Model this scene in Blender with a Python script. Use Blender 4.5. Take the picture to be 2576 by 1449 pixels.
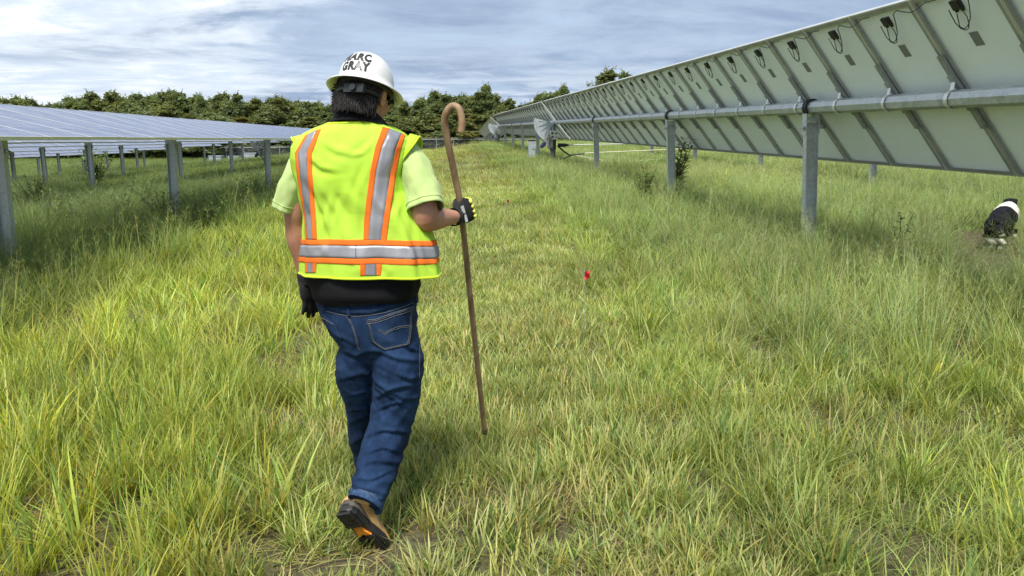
import bpy, bmesh, math, random
import numpy as np
from mathutils import Vector, Matrix, noise
from mathutils.bvhtree import BVHTree

SC = bpy.context.scene
for o in list(bpy.data.objects):
    bpy.data.objects.remove(o)
COL = SC.collection

# ------------------------------------------------------------------ camera
F = 1917.0                       # focal length measured in the photo's 2576 px wide copy
CAMZ = 1.55
PITCH = math.radians(11.05)
YAW = math.radians(4.98)         # the camera looks this far to the right of the panel rows
cam = bpy.data.cameras.new('camera')
cam.sensor_width = 36.0
cam.lens = 36.0 * F / 2576.0
cam.clip_start = 0.05
cam.clip_end = 3000
camo = bpy.data.objects.new('camera', cam)
COL.objects.link(camo)
camo.location = (0, 0, CAMZ)
camo.rotation_euler = (math.pi / 2 - PITCH, 0, -YAW)
SC.camera = camo
CR = camo.rotation_euler.to_matrix()
HD = Vector((math.sin(YAW), math.cos(YAW), 0))
RT = Vector((math.cos(YAW), -math.sin(YAW), 0))
CAM = Vector((0, 0, CAMZ))
UP = Vector((0, 0, 1))

# ------------------------------------------------------------------ sky
SUN_EL = math.radians(60)
SUN_AZ = math.radians(194)       # compass bearing of the sun, clockwise from +Y
world = bpy.data.worlds.new('World')
SC.world = world
world.use_nodes = True
nt = world.node_tree
nt.nodes.clear()
def wn(t, **kw):
    n = nt.nodes.new(t)
    for k, v in kw.items():
        setattr(n, k, v)
    return n
def wmath(op, a, b=None, c=None, clamp=False):
    n = wn('ShaderNodeMath', operation=op)
    n.use_clamp = clamp
    for i, s in enumerate((a, b, c)):
        if s is None: continue
        if isinstance(s, (int, float)): n.inputs[i].default_value = s
        else: nt.links.new(s, n.inputs[i])
    return n.outputs[0]
def wmix(f, a, b):
    n = wn('ShaderNodeMix', data_type='RGBA')
    for i, s in ((0, f), (6, a), (7, b)):
        if isinstance(s, (int, float)): n.inputs[i].default_value = s
        elif isinstance(s, tuple): n.inputs[i].default_value = (*s, 1)
        else: nt.links.new(s, n.inputs[i])
    return n.outputs[2]
def wramp(f, lo, hi):
    n = wn('ShaderNodeMapRange', interpolation_type='SMOOTHSTEP')
    n.inputs[1].default_value = lo; n.inputs[2].default_value = hi
    nt.links.new(f, n.inputs[0])
    return n.outputs[0]
def wnoise(vec, scale, detail, rough, dist=0.0):
    n = wn('ShaderNodeTexNoise')
    n.inputs['Scale'].default_value = scale; n.inputs['Detail'].default_value = detail
    n.inputs['Roughness'].default_value = rough; n.inputs['Distortion'].default_value = dist
    nt.links.new(vec, n.inputs['Vector'])
    return n.outputs['Fac']
def wcomb(x, y, z):
    n = wn('ShaderNodeCombineXYZ')
    for i, s in enumerate((x, y, z)):
        if isinstance(s, (int, float)): n.inputs[i].default_value = s
        else: nt.links.new(s, n.inputs[i])
    return n.outputs[0]
tc = wn('ShaderNodeTexCoord')
sep = wn('ShaderNodeSeparateXYZ')
nt.links.new(tc.outputs['Generated'], sep.inputs[0])
dx, dy, dz = sep.outputs
zz = wmath('ADD', wmath('MAXIMUM', dz, 0.0), 0.11)
cx = wmath('DIVIDE', dx, zz)      # the direction carried up to a flat cloud deck
cy = wmath('DIVIDE', dy, zz)
sky = wn('ShaderNodeTexSky', sky_type='NISHITA')
sky.sun_disc = False
sky.sun_elevation = SUN_EL
sky.sun_rotation = SUN_AZ
sky.air_density = 1.0; sky.dust_density = 1.2
SKYK = 13.0                       # cloud radiances below are given for background strength 1 / SKYK
big = wnoise(wcomb(wmath('MULTIPLY', cx, 0.30), wmath('MULTIPLY', cy, 0.34), 3.1), 0.9, 6, 0.55, 0.6)
mid = wnoise(wcomb(wmath('MULTIPLY', cx, 0.75), wmath('MULTIPLY', cy, 0.85), 7.7), 1.25, 10, 0.62, 0.35)
fine = wnoise(wcomb(wmath('MULTIPLY', cx, 1.1), wmath('MULTIPLY', cy, 1.7), 1.3), 1.7, 10, 0.64, 0.4)
# the deck is thin and bright to the left of the rows, thick and grey-blue ahead and to the right
lean = wmath('MULTIPLY', wramp(wmath('ADD', dx, wmath('MULTIPLY', wmath('SUBTRACT', big, 0.5), 0.5)), 0.02, -0.30), 0.33)
thick = wmath('SUBTRACT', wmath('ADD', wmath('ADD', wmath('MULTIPLY', big, 0.36), wmath('MULTIPLY', fine, 0.22)), wmath('MULTIPLY', mid, 0.57)), lean)
deck = wramp(thick, 0.26, 0.43)
bright = wmix(wramp(fine, 0.34, 0.66), (5.0, 5.8, 6.8), (7.0, 7.5, 8.0))
grey = wmix(wramp(mid, 0.36, 0.66), (3.6, 4.5, 5.8), (2.35, 3.1, 4.4))
cloud = wmix(deck, bright, grey)
gap = wramp(mid, 0.42, 0.30)
clear = wmix(0.6, sky.outputs[0], (3.9, 5.2, 6.9))
col = wmix(wmath('MULTIPLY', gap, 0.6), cloud, clear)
# light bands low over the trees, thin bright edges and wisps
low = wmath('MULTIPLY', wramp(fine, 0.42, 0.60), wramp(dz, 0.13, 0.03))
col = wmix(wmath('MULTIPLY', low, 0.75), col, (5.9, 6.5, 7.2))
edge = wmath('MULTIPLY', wramp(wmath('ABSOLUTE', wmath('SUBTRACT', thick, 0.25)), 0.07, 0.0), wramp(fine, 0.48, 0.62))
col = wmix(wmath('MULTIPLY', edge, 0.8), col, (7.8, 8.1, 8.5))
bg = wn('ShaderNodeBackground')
bg.inputs['Strength'].default_value = 1.0 / SKYK
nt.links.new(col, bg.inputs['Color'])
wo = wn('ShaderNodeOutputWorld')
nt.links.new(bg.outputs[0], wo.inputs['Surface'])

# ------------------------------------------------------------------ sun behind thin cloud, exposure
sun = bpy.data.lights.new('sun', 'SUN')
sun.energy = 3.0
sun.angle = math.radians(16)
sun.color = (1.0, 0.95, 0.86)
suno = bpy.data.objects.new('sun', sun)
COL.objects.link(suno)
sd = Vector((math.sin(SUN_AZ) * math.cos(SUN_EL), math.cos(SUN_AZ) * math.cos(SUN_EL), math.sin(SUN_EL)))
suno.rotation_euler = sd.to_track_quat('Z', 'Y').to_euler()
suno.location = sd * 60
SC.view_settings.view_transform = 'Standard'
SC.view_settings.look = 'None'
SC.view_settings.exposure = 0.90
SC.view_settings.gamma = 1.0
SC.view_settings.use_curve_mapping = False
SC.render.engine = 'CYCLES'
SC.cycles.max_bounces = 6
SC.cycles.diffuse_bounces = 3
SC.cycles.transparent_max_bounces = 12
SC.cycles.use_denoising = True

# ------------------------------------------------------------------ helpers
def W(px, py, D):
    """The point seen at (px, py) of the 2576 px copy, D metres ahead of the camera along its heading."""
    d = CR @ Vector(((px - 1288.0) / F, -(py - 724.5) / F, -1.0))
    return CAM + d * (D / d.dot(HD))
def ray(px, py):
    return (CR @ Vector(((px - 1288.0) / F, -(py - 724.5) / F, -1.0))).normalized()
def sstep(a, b, x):
    t = np.clip((x - a) / (b - a), 0, 1)
    return t * t * (3 - 2 * t)
def ground_h(x, y):
    """Lie of the land: rises gently to the right rows, falls away to the left and behind the crest."""
    x = np.asarray(x, float); y = np.asarray(y, float)
    rise = 0.0155 * np.clip(y, 0, 68) * sstep(-3.5, 4.0, x) + 0.05 * sstep(1.5, 4.0, x)
    rise = rise * (1 - sstep(66, 104, y)) - 0.55 * sstep(74, 130, y)
    fall = -0.0028 * np.clip(-x - 6, 0, 22) ** 2
    bumps = 0.02 * np.sin(x * 1.7 + y * 0.6) * np.sin(y * 1.1 - x * 0.4)
    return rise + fall + bumps - 0.10 * sstep(-2.2, -4.6, x)
def gz(x, y):
    return float(ground_h(x, y))

class MB:
    """Collects shapes and links them as one mesh object."""
    def __init__(s):
        s.v = []; s.f = []; s.mi = []; s.m = 0
    def add(s, vs, fs):
        b = len(s.v)
        s.v += [tuple(p) for p in vs]
        s.f += [tuple(i + b for i in f) for f in fs]
        s.mi += [s.m] * len(fs)
    def box(s, c, size, R=None):
        c = Vector(c); hx, hy, hz = (k / 2 for k in size)
        vs = []
        for x, y, z in ((-1,-1,-1),(1,-1,-1),(1,1,-1),(-1,1,-1),(-1,-1,1),(1,-1,1),(1,1,1),(-1,1,1)):
            p = Vector((x * hx, y * hy, z * hz))
            vs.append(c + (R @ p if R else p))
        s.add(vs, [(0,3,2,1),(4,5,6,7),(0,1,5,4),(1,2,6,5),(2,3,7,6),(3,0,4,7)])
    def loft(s, rings, cap=True, closed=True):
        n = len(rings[0]); vs = [p for r in rings for p in r]; fs = []
        for i in range(len(rings) - 1):
            for j in range(n if closed else n - 1):
                k = (j + 1) % n
                fs.append((i*n + j, i*n + k, (i+1)*n + k, (i+1)*n + j))
        if cap:
            fs.append(tuple(reversed(range(n))))
            fs.append(tuple((len(rings)-1)*n + j for j in range(n)))
        s.add(vs, fs)
    def tube(s, pts, r, n=8, cap=True, flat=None):
        pts = [Vector(p) for p in pts]
        rr = r if isinstance(r, (list, tuple)) else [r] * len(pts)
        rings = []; t0 = (pts[1] - pts[0]).normalized()
        ref = Vector((0, 0, 1)) if abs(t0.z) < 0.9 else Vector((1, 0, 0))
        u = (ref - t0 * ref.dot(t0)).normalized()
        for i, p in enumerate(pts):
            a = pts[max(i - 1, 0)]; b = pts[min(i + 1, len(pts) - 1)]
            t = (b - a).normalized()
            u = (u - t * u.dot(t)).normalized(); w = t.cross(u)
            k = rr[i]; ku, kw = (k if isinstance(k, tuple) else (k, k))
            rings.append([p + u * (ku * math.cos(2*math.pi*j/n)) + w * (kw * math.sin(2*math.pi*j/n)) for j in range(n)])
        s.loft(rings, cap)
    def ball(s, c, r, n=12, m=8, R=None):
        c = Vector(c); r = r if isinstance(r, (tuple, list)) else (r, r, r)
        rings = []
        for i in range(1, m):
            a = math.pi * i / m
            ring = []
            for j in range(n):
                b = 2 * math.pi * j / n
                p = Vector((r[0]*math.sin(a)*math.cos(b), r[1]*math.sin(a)*math.sin(b), -r[2]*math.cos(a)))
                ring.append(c + (R @ p if R else p))
            rings.append(ring)
        s.loft(rings, True)
    def grid(s, rows):
        s.loft(rows, False, False)
    def mesh(s, name):
        me = bpy.data.meshes.new(name)
        me.from_pydata(s.v, [], s.f)
        if any(s.mi): me.polygons.foreach_set('material_index', s.mi)
        me.update()
        return me
    def build(s, name, mats, parent=None, smooth=False):
        me = s.mesh(name)
        return link(name, me, mats, parent, smooth)

def link(name, me, mats, parent=None, smooth=False):
    for m in (mats if isinstance(mats, (list, tuple)) else [mats]):
        if m is not None: me.materials.append(m)
    if smooth: me.shade_smooth()
    o = bpy.data.objects.new(name, me)
    COL.objects.link(o)
    if parent is not None: o.parent = parent
    return o
def tag(o, label=None, cat=None, group=None, kind=None):
    for k, v in (('label', label), ('category', cat), ('group', group), ('kind', kind)):
        if v: o[k] = v
    return o
def empty(name, loc=(0, 0, 0), rot=(0, 0, 0)):
    o = bpy.data.objects.new(name, None)
    o.empty_display_size = 0.2
    COL.objects.link(o)
    o.location = loc; o.rotation_euler = rot
    return o
def share(name, me, parent, loc=(0, 0, 0), rot=(0, 0, 0), scale=None):
    o = bpy.data.objects.new(name, me)
    COL.objects.link(o)
    o.parent = parent; o.location = loc; o.rotation_euler = rot
    if scale: o.scale = scale
    return o
def copy_tree(o, parent=None):
    c = o.copy(); COL.objects.link(c)
    if parent is not None: c.parent = parent
    for ch in list(o.children): copy_tree(ch, c)
    return c
def remesh(mb, voxel, smooth=4, fac=0.5):
    """One continuous skin over all the shapes collected in mb."""
    me = mb.mesh('skin')
    o = bpy.data.objects.new('skin', me); COL.objects.link(o)
    r = o.modifiers.new('r', 'REMESH'); r.mode = 'VOXEL'; r.voxel_size = voxel
    if smooth:
        m = o.modifiers.new('s', 'SMOOTH'); m.iterations = smooth; m.factor = fac
    dg = bpy.context.evaluated_depsgraph_get()
    out = bpy.data.meshes.new_from_object(o.evaluated_get(dg))
    bpy.data.objects.remove(o); bpy.data.meshes.remove(me)
    return out
def verts_np(me):
    a = np.empty(len(me.vertices) * 3, np.float32); me.vertices.foreach_get('co', a); return a.reshape(-1, 3)
def normals_np(me):
    a = np.empty(len(me.vertices) * 3, np.float32); me.vertex_normals.foreach_get('vector', a); return a.reshape(-1, 3)
def set_verts(me, a):
    me.vertices.foreach_set('co', np.ascontiguousarray(a, np.float32).ravel()); me.update()
def bvh_of(me):
    return BVHTree.FromPolygons([v.co.copy() for v in me.vertices], [tuple(p.vertices) for p in me.polygons])
def lerp(a, b, t): return a + (b - a) * t
def interp(tbl, x):
    """Row of a table (first column ascending) interpolated smoothly at x."""
    t = np.array(tbl, float)
    return [float(np.interp(x, t[:, 0], t[:, k])) for k in range(1, t.shape[1])]
# ------------------------------------------------------------------ materials
class MAT:
    def __init__(s, name):
        s.m = bpy.data.materials.new(name); s.m.use_nodes = True
        s.nt = s.m.node_tree; s.nt.nodes.clear()
        s.out = s.nt.nodes.new('ShaderNodeOutputMaterial')
        s.b = s.nt.nodes.new('ShaderNodeBsdfPrincipled')
        s.nt.links.new(s.b.outputs[0], s.out.inputs[0])
        s._tc = None
    def n(s, t, **kw):
        n = s.nt.nodes.new(t)
        for k, v in kw.items(): setattr(n, k, v)
        return n
    def put(s, inp, v):
        if isinstance(v, bpy.types.NodeSocket): s.nt.links.new(v, inp)
        elif isinstance(v, tuple) and len(v) == 3 and inp.type == 'RGBA': inp.default_value = (*v, 1)
        else: inp.default_value = v
    def set(s, **kw):
        for k, v in kw.items(): s.put(s.b.inputs[k.replace('_', ' ')], v)
        return s
    def co(s, which='Object'):
        if s._tc is None: s._tc = s.n('ShaderNodeTexCoord')
        return s._tc.outputs[which]
    def mapped(s, scale, which='Object'):
        m = s.n('ShaderNodeMapping'); s.put(m.inputs[0], s.co(which)); m.inputs['Scale'].default_value = scale
        return m.outputs[0]
    def noise(s, scale, detail=4, rough=0.55, vec=None, dist=0.0):
        n = s.n('ShaderNodeTexNoise'); n.inputs['Scale'].default_value = scale
        n.inputs['Detail'].default_value = detail; n.inputs['Roughness'].default_value = rough; n.inputs['Distortion'].default_value = dist
        s.put(n.inputs['Vector'], vec if vec is not None else s.co())
        return n.outputs['Fac']
    def math(s, op, a, b=0.0, clamp=False):
        n = s.n('ShaderNodeMath', operation=op); n.use_clamp = clamp
        s.put(n.inputs[0], a); s.put(n.inputs[1], b)
        return n.outputs[0]
    def ramp(s, f, lo, hi, a=0.0, b=1.0):
        n = s.n('ShaderNodeMapRange', interpolation_type='SMOOTHSTEP')
        s.put(n.inputs[0], f)
        for i, v in ((1, lo), (2, hi), (3, a), (4, b)): n.inputs[i].default_value = v
        return n.outputs[0]
    def mix(s, f, a, b, mode='MIX'):
        n = s.n('ShaderNodeMix', data_type='RGBA', blend_type=mode)
        s.put(n.inputs[0], f); s.put(n.inputs[6], a); s.put(n.inputs[7], b)
        return n.outputs[2]
    def attr(s, name, kind='GEOMETRY', out='Color'):
        n = s.n('ShaderNodeAttribute', attribute_name=name, attribute_type=kind)
        return n.outputs[out]
    def bump(s, h, strength=0.3, dist=0.01):
        n = s.n('ShaderNodeBump'); n.inputs['Strength'].default_value = strength; n.inputs['Distance'].default_value = dist
        s.put(n.inputs['Height'], h); s.put(s.b.inputs['Normal'], n.outputs[0])
        return s
def simple(name, col, rough=0.6, metal=0.0, vary=0.15, scale=8.0, bump=0.0, bscale=60.0, spec=0.5):
    m = MAT(name)
    c2 = tuple(min(1.0, c * (1 + vary)) for c in col); c1 = tuple(c * (1 - vary) for c in col)
    m.set(Base_Color=m.mix(m.ramp(m.noise(scale, 5, 0.6), 0.3, 0.7), c1, c2), Roughness=rough, Metallic=metal)
    m.b.inputs['Specular IOR Level'].default_value = spec
    if bump: m.bump(m.noise(bscale, 4, 0.6), bump, 0.004)
    return m.m

M = {}
# galvanised steel: spangle in brightness and gloss
def galv(name, lo, hi, rough=0.45, metal=0.55):
    m = MAT(name)
    v = m.n('ShaderNodeTexVoronoi'); v.inputs['Scale'].default_value = 28; m.put(v.inputs['Vector'], m.co())
    sp = m.math('ADD', m.math('MULTIPLY', v.outputs['Color'], 0.35), m.math('MULTIPLY', m.noise(6, 5, 0.6, m.mapped((1, 1, 0.25))), 0.8))
    c = m.mix(m.ramp(sp, 0.3, 0.85), lo, hi)
    rust = m.ramp(m.noise(3.2, 6, 0.7), 0.66, 0.80)
    m.set(Base_Color=m.mix(m.math('MULTIPLY', rust, 0.35), c, (0.25, 0.20, 0.15)), Roughness=m.ramp(sp, 0.2, 0.9, rough - 0.1, rough + 0.15), Metallic=metal)
    m.bump(m.noise(40, 3), 0.08, 0.003)
    return m.m
M['galv'] = galv('galvanised_steel', (0.36, 0.40, 0.43), (0.54, 0.58, 0.60))
M['galv_dark'] = galv('weathered_steel', (0.25, 0.27, 0.275), (0.38, 0.40, 0.41), 0.5, 0.3)
M['alu'] = simple('anodised_aluminium', (0.66, 0.67, 0.66), 0.38, 0.5, 0.06, 5)
M['alu_back'] = simple('aluminium_flange', (0.30, 0.31, 0.30), 0.55, 0.2, 0.12, 5)
M['black'] = simple('black_plastic', (0.014, 0.014, 0.016), 0.5, 0, 0.2)
M['cable_pale'] = simple('pale_cable', (0.62, 0.60, 0.42), 0.5, 0, 0.1)
M['white_pipe'] = simple('white_conduit', (0.52, 0.53, 0.50), 0.4, 0, 0.06)
M['grey_plate'] = galv('zinc_plate', (0.30, 0.35, 0.38), (0.46, 0.51, 0.55), 0.5, 0.25)
M['cream_box'] = simple('cream_enclosure', (0.66, 0.67, 0.60), 0.45, 0, 0.06)
M['dark_print'] = simple('dark_print', (0.03, 0.035, 0.05), 0.5, 0, 0.1)
M['navy'] = simple('navy_motor', (0.02, 0.025, 0.07), 0.4, 0, 0.1)
m = MAT('panel_back_sheet')
w = m.n('ShaderNodeTexBrick'); m.put(w.inputs['Vector'], m.co()); w.offset = 0
w.inputs['Scale'].default_value = 1.0; w.inputs['Mortar Size'].default_value = 0.006
w.inputs['Brick Width'].default_value = 0.160; w.inputs['Row Height'].default_value = 4.0
dirt = m.noise(1.6, 6, 0.65)
c = m.mix(m.ramp(dirt, 0.3, 0.75), (0.80, 0.89, 0.92), (0.85, 0.93, 0.95))
m.set(Base_Color=m.mix(m.math('MULTIPLY', w.outputs['Fac'], 0.5), c, (0.92, 0.94, 0.93)), Roughness=0.55)
M['back'] = m.m
m = MAT('panel_glass')
w = m.n('ShaderNodeTexBrick'); m.put(w.inputs['Vector'], m.co()); w.offset = 0
w.inputs['Scale'].default_value = 1.0; w.inputs['Mortar Size'].default_value = 0.0035
w.inputs['Brick Width'].default_value = 0.159; w.inputs['Row Height'].default_value = 0.159
cell = m.mix(m.ramp(m.noise(3.0, 3), 0.3, 0.7), (0.035, 0.055, 0.150), (0.050, 0.075, 0.185))
m.set(Base_Color=m.mix(w.outputs['Fac'], cell, (0.30, 0.33, 0.38)), Roughness=m.ramp(m.noise(2.2, 6, 0.7), 0.3, 0.8, 0.16, 0.30), IOR=1.4)
m.b.inputs['Specular IOR Level'].default_value = 0.22
M['glass'] = m.m
m = MAT('rating_print')
w = m.n('ShaderNodeTexWave', wave_type='BANDS', bands_direction='X'); w.inputs['Scale'].default_value = 22; w.inputs['Distortion'].default_value = 3.0
w.inputs['Detail Scale'].default_value = 6; m.put(w.inputs['Vector'], m.co())
m.set(Base_Color=m.mix(w.outputs['Fac'], (0.12, 0.13, 0.13), (0.26, 0.28, 0.28)), Roughness=0.5)
M['label'] = m.m

# foliage: thin leaves that let some light through
def leafmat(name, colour_fn, trans=0.35, rough=0.5):
    m = MAT(name)
    c = colour_fn(m)
    m.set(Base_Color=c, Roughness=rough)
    m.b.inputs['Specular IOR Level'].default_value = 0.25
    t = m.n('ShaderNodeBsdfTranslucent')
    m.put(t.inputs[0], m.mix(1.0, c, (1.25, 1.2, 0.55), 'MULTIPLY'))
    x = m.n('ShaderNodeMixShader'); x.inputs[0].default_value = trans
    m.nt.links.new(m.b.outputs[0], x.inputs[1]); m.nt.links.new(t.outputs[0], x.inputs[2])
    m.nt.links.new(x.outputs[0], m.out.inputs[0])
    return m.m
def grass_col(m):
    tint = m.attr('tint', 'INSTANCER')
    blade = m.attr('blade')        # own colour of the blade: stem to tip and blade to blade; some pale tips paint in gloss
    return m.mix(1.0, tint, blade, 'MULTIPLY')
M['grass'] = leafmat('grass_blade', grass_col, 0.45, 0.42)
def tree_leaf(lo, hi, brown):
    def fn(m):
        oi = m.n('ShaderNodeObjectInfo')
        c = m.mix(m.attr('leaf', out='Fac'), lo, hi)
        return m.mix(m.math('MULTIPLY', m.ramp(oi.outputs['Random'], 0.5, 1.0), 0.35), c, brown)
    return fn
M['leaf_a'] = leafmat('leaf_dull_green', tree_leaf((0.105, 0.152, 0.062), (0.245, 0.300, 0.128), (0.16, 0.130, 0.048)), 0.42)  # extra blue in the three tree leaf colours imitates distance haze
M['leaf_b'] = leafmat('leaf_olive', tree_leaf((0.115, 0.145, 0.055), (0.260, 0.285, 0.115), (0.20, 0.145, 0.052)), 0.42)
M['leaf_c'] = leafmat('leaf_dark_green', tree_leaf((0.105, 0.150, 0.066), (0.235, 0.280, 0.120), (0.10, 0.110, 0.040)), 0.42)
M['leaf_weed'] = leafmat('leaf_fresh', tree_leaf((0.10, 0.17, 0.045), (0.22, 0.32, 0.09), (0.16, 0.24, 0.06)), 0.35)
M['bark'] = simple('bark', (0.12, 0.10, 0.08), 0.9, 0, 0.3, 4, 0.6, 18)
m = MAT('soil_and_thatch')
big = m.noise(0.35, 5, 0.6); fin = m.noise(30, 6, 0.7); mid_ = m.noise(3.5, 5, 0.65)
soil = m.mix(m.ramp(fin, 0.3, 0.7), (0.030, 0.021, 0.013), (0.13, 0.095, 0.052))
green = m.mix(m.ramp(fin, 0.3, 0.7), (0.045, 0.042, 0.020), (0.16, 0.160, 0.060))
m.set(Base_Color=m.mix(m.ramp(m.math('ADD', m.math('MULTIPLY', big, 0.5), m.math('MULTIPLY', mid_, 0.5)), 0.38, 0.58), soil, green), Roughness=0.95)
m.bump(fin, 0.9, 0.03)
M['ground'] = m.m
# ------------------------------------------------------------------ ground: one sheet out to the horizon
xs = np.unique(np.concatenate([np.linspace(-1500, -120, 24), np.linspace(-120, -30, 31), np.linspace(-30, 25, 111), np.linspace(25, 120, 31), np.linspace(120, 1500, 24)]))
ys = np.unique(np.concatenate([np.linspace(-400, -10, 20), np.linspace(-10, 40, 101), np.linspace(40, 200, 81), np.linspace(200, 2200, 30)]))
X, Y = np.meshgrid(xs, ys)
Z = ground_h(X, Y)
vs = np.stack([X, Y, Z], -1).reshape(-1, 3)
nx = len(xs)
fs = [(j*nx+i, j*nx+i+1, (j+1)*nx+i+1, (j+1)*nx+i) for j in range(len(ys)-1) for i in range(nx-1)]
me = bpy.data.meshes.new('ground'); me.from_pydata(vs.tolist(), [], fs)
g = link('ground', me, M['ground'], smooth=True)
tag(g, 'soil and thatch of the meadow under the grass', 'ground', kind='structure')
# ------------------------------------------------------------------ solar trackers
PW, PL, PT = 0.992, 1.96, 0.040      # module width along the row, length across it, frame depth
def make_module_mesh():
    mb = MB()
    hw, hl, f, fl = PW/2, PL/2, 0.035, 0.038
    # laminate: glass above, back sheet below (local x across the row, y along it, z up)
    mb.m = 0; mb.add([(-hl+.012,-hw+.012,-.003),(hl-.012,-hw+.012,-.003),(hl-.012,hw-.012,-.003),(-hl+.012,hw-.012,-.003)], [(0,1,2,3)])
    mb.m = 1; mb.add([(-hl+.012,-hw+.012,-.009),(hl-.012,-hw+.012,-.009),(hl-.012,hw-.012,-.009),(-hl+.012,hw-.012,-.009)], [(3,2,1,0)])
    mb.m = 2
    for s in (-1, 1):
        mb.box((0, s*(hw-.0065), -PT/2), (PL, .013, PT)); mb.box((s*(hl-.0065), 0, -PT/2), (.013, PW-.026, PT))
    mb.m = 3
    for s in (-1, 1):
        mb.box((0, s*(hw-.013-fl/2), -PT+.0012), (PL-.026, fl, .0024)); mb.box((s*(hl-.013-fl/2), 0, -PT+.0012), (fl, PW-.026-2*fl, .0024))
    return mb.mesh('solar_panel')
MODULE = make_module_mesh()
for k in ('glass', 'back', 'alu', 'alu_back'): MODULE.materials.append(M[k])

def mesh_of(mb, name, *mats, smooth=False):
    me = mb.mesh(name)
    for x in mats: me.materials.append(x)
    if smooth: me.shade_smooth()
    return me
# junction box with its two looped leads, in module coordinates
mb = MB(); mb.box((0,0,-.012), (.085,.115,.024)); mb.box((0,0,-.026), (.062,.092,.006)); mb.box((.052,-.038,-.012), (.025,.022,.016)); mb.box((.052,.038,-.012), (.025,.022,.016))
JBOX = mesh_of(mb, 'junction_box', M['black'])
mb = MB()
def loop_pts(seed):
    r = random.Random(seed); pts = []
    a = Vector((.07, .04, -.02)); b = Vector((-.06, .42, -.03))
    for i in range(25):
        t = i/24
        p = Vector((.07 + .17*math.sin(math.pi*min(t*1.6,1)) , .04 - .10*math.sin(2*math.pi*t*.8) , -.035-.02*math.sin(7*t)))
        pts.append(p)
    return pts
mb.tube([(.07,-.04,-.02),(.11,-.065,-.03),(.165,-.075,-.05),(.205,-.045,-.055),(.215,.0,-.055),(.195,.05,-.05),(.14,.08,-.045),(.07,.09,-.035),(.02,.085,-.034)], .0042, 6)
mb.tube([(.07,.04,-.02),(.12,.05,-.03),(.175,.04,-.055),(.20,.0,-.06),(.18,-.06,-.06),(.12,-.13,-.055),(.02,-.18,-.045),(-.07,-.22,-.045),(-.10,-.30,-.05),(-.07,-.42,-.06),(-.055,-.50,-.065),(-.07,-.60,-.06),(-.105,-.72,-.05),(-.10,-.85,-.045)], .0042, 6)
CABLE = mesh_of(mb, 'cable', M['black'])
mb = MB(); mb.box((0,0,-.0015), (.135,.105,.003)); LABEL = mesh_of(mb, 'rating_label', M['label'])
# mounting rail under each joint, strap over the tube
mb = MB()
mb.box((0,0,-.028), (.80,.066,.003)); mb.box((0,.0315,-.0145), (.80,.003,.024)); mb.box((0,-.0315,-.0145), (.80,.003,.024))
mb.box((-.16,0,-.034), (.06,.085,.010)); mb.box((.16,0,-.034), (.06,.085,.010))
RAIL = mesh_of(mb, 'mounting_rail', M['galv_dark'])
TR = 0.078                           # torque tube radius (octagon)
mb = MB()
def strap_mb(mb, w=.050, r=TR+.008, th=.005, top=.115):
    pts = [Vector((.165, 0, top))]
    for k in range(13):
        a = math.radians(18 - k*(216/12)); pts.append(Vector((r*math.cos(a), 0, r*math.sin(a))))
    pts.append(Vector((-.165, 0, top)))
    rings = []
    for i, p in enumerate(pts):
        a_ = pts[max(i-1,0)]; b_ = pts[min(i+1,len(pts)-1)]; t = (b_-a_).normalized(); nrm = Vector((t.z,0,-t.x))
        rings.append([p+nrm*th/2+Vector((0,-w/2,0)), p+nrm*th/2+Vector((0,w/2,0)), p-nrm*th/2+Vector((0,w/2,0)), p-nrm*th/2+Vector((0,-w/2,0))])
    mb.loft(rings)
strap_mb(mb); STRAP = mesh_of(mb, 'strap', M['alu'])
# post: rolled steel I section, web across the row
def post_mesh(h, wear=0):
    mb = MB(); D, B, tf, tw = .152, .100, .007, .006
    for s in (-1, 1): mb.box((s*(D/2-tf/2), 0, -h/2), (tf, B, h))
    mb.box((0, 0, -h/2), (D-2*tf, tw, h))
    return mesh_of(mb, 'post', M['galv'])
def bearing_mesh():
    mb = MB()
    # saddle plates bolted to the post and a split polymer ring round the tube
    for s in (-1, 1):
        mb.box((s*.082, 0, -.20), (.010, .11, .26)); mb.box((s*.098, .0, -.245), (.022, .05, .05))
        mb.tube([(s*.087,-.03,-.245),(s*.125,-.03,-.245)], .010, 6); mb.tube([(s*.087,.03,-.245),(s*.125,.03,-.245)], .010, 6)
    mb.box((0, -.056, -.155), (.175, .010, .075)); mb.box((0, -.064, -.120), (.185, .018, .010))
    for x in (-.04, 0.04): mb.tube([(x,-.061,-.165),(x,-.075,-.165)], .013, 6)
    return mesh_of(mb, 'bearing_bracket', M['galv'])
BEARING = bearing_mesh()
mb = MB()
for y0 in (-.045, .010):
    ring = []
    for k in range(25):
        a = math.radians(-50 + k*280/24 - 0)
        c, s = math.cos(a), math.sin(a)
        ring.append([Vector((.084*c, y0, .084*s)), Vector((.104*c, y0, .104*s)), Vector((.104*c, y0+.035, .104*s)), Vector((.084*c, y0+.035, .084*s))])
    mb.loft(ring)
BUSH = mesh_of(mb, 'bearing_ring', M['black'])

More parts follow.
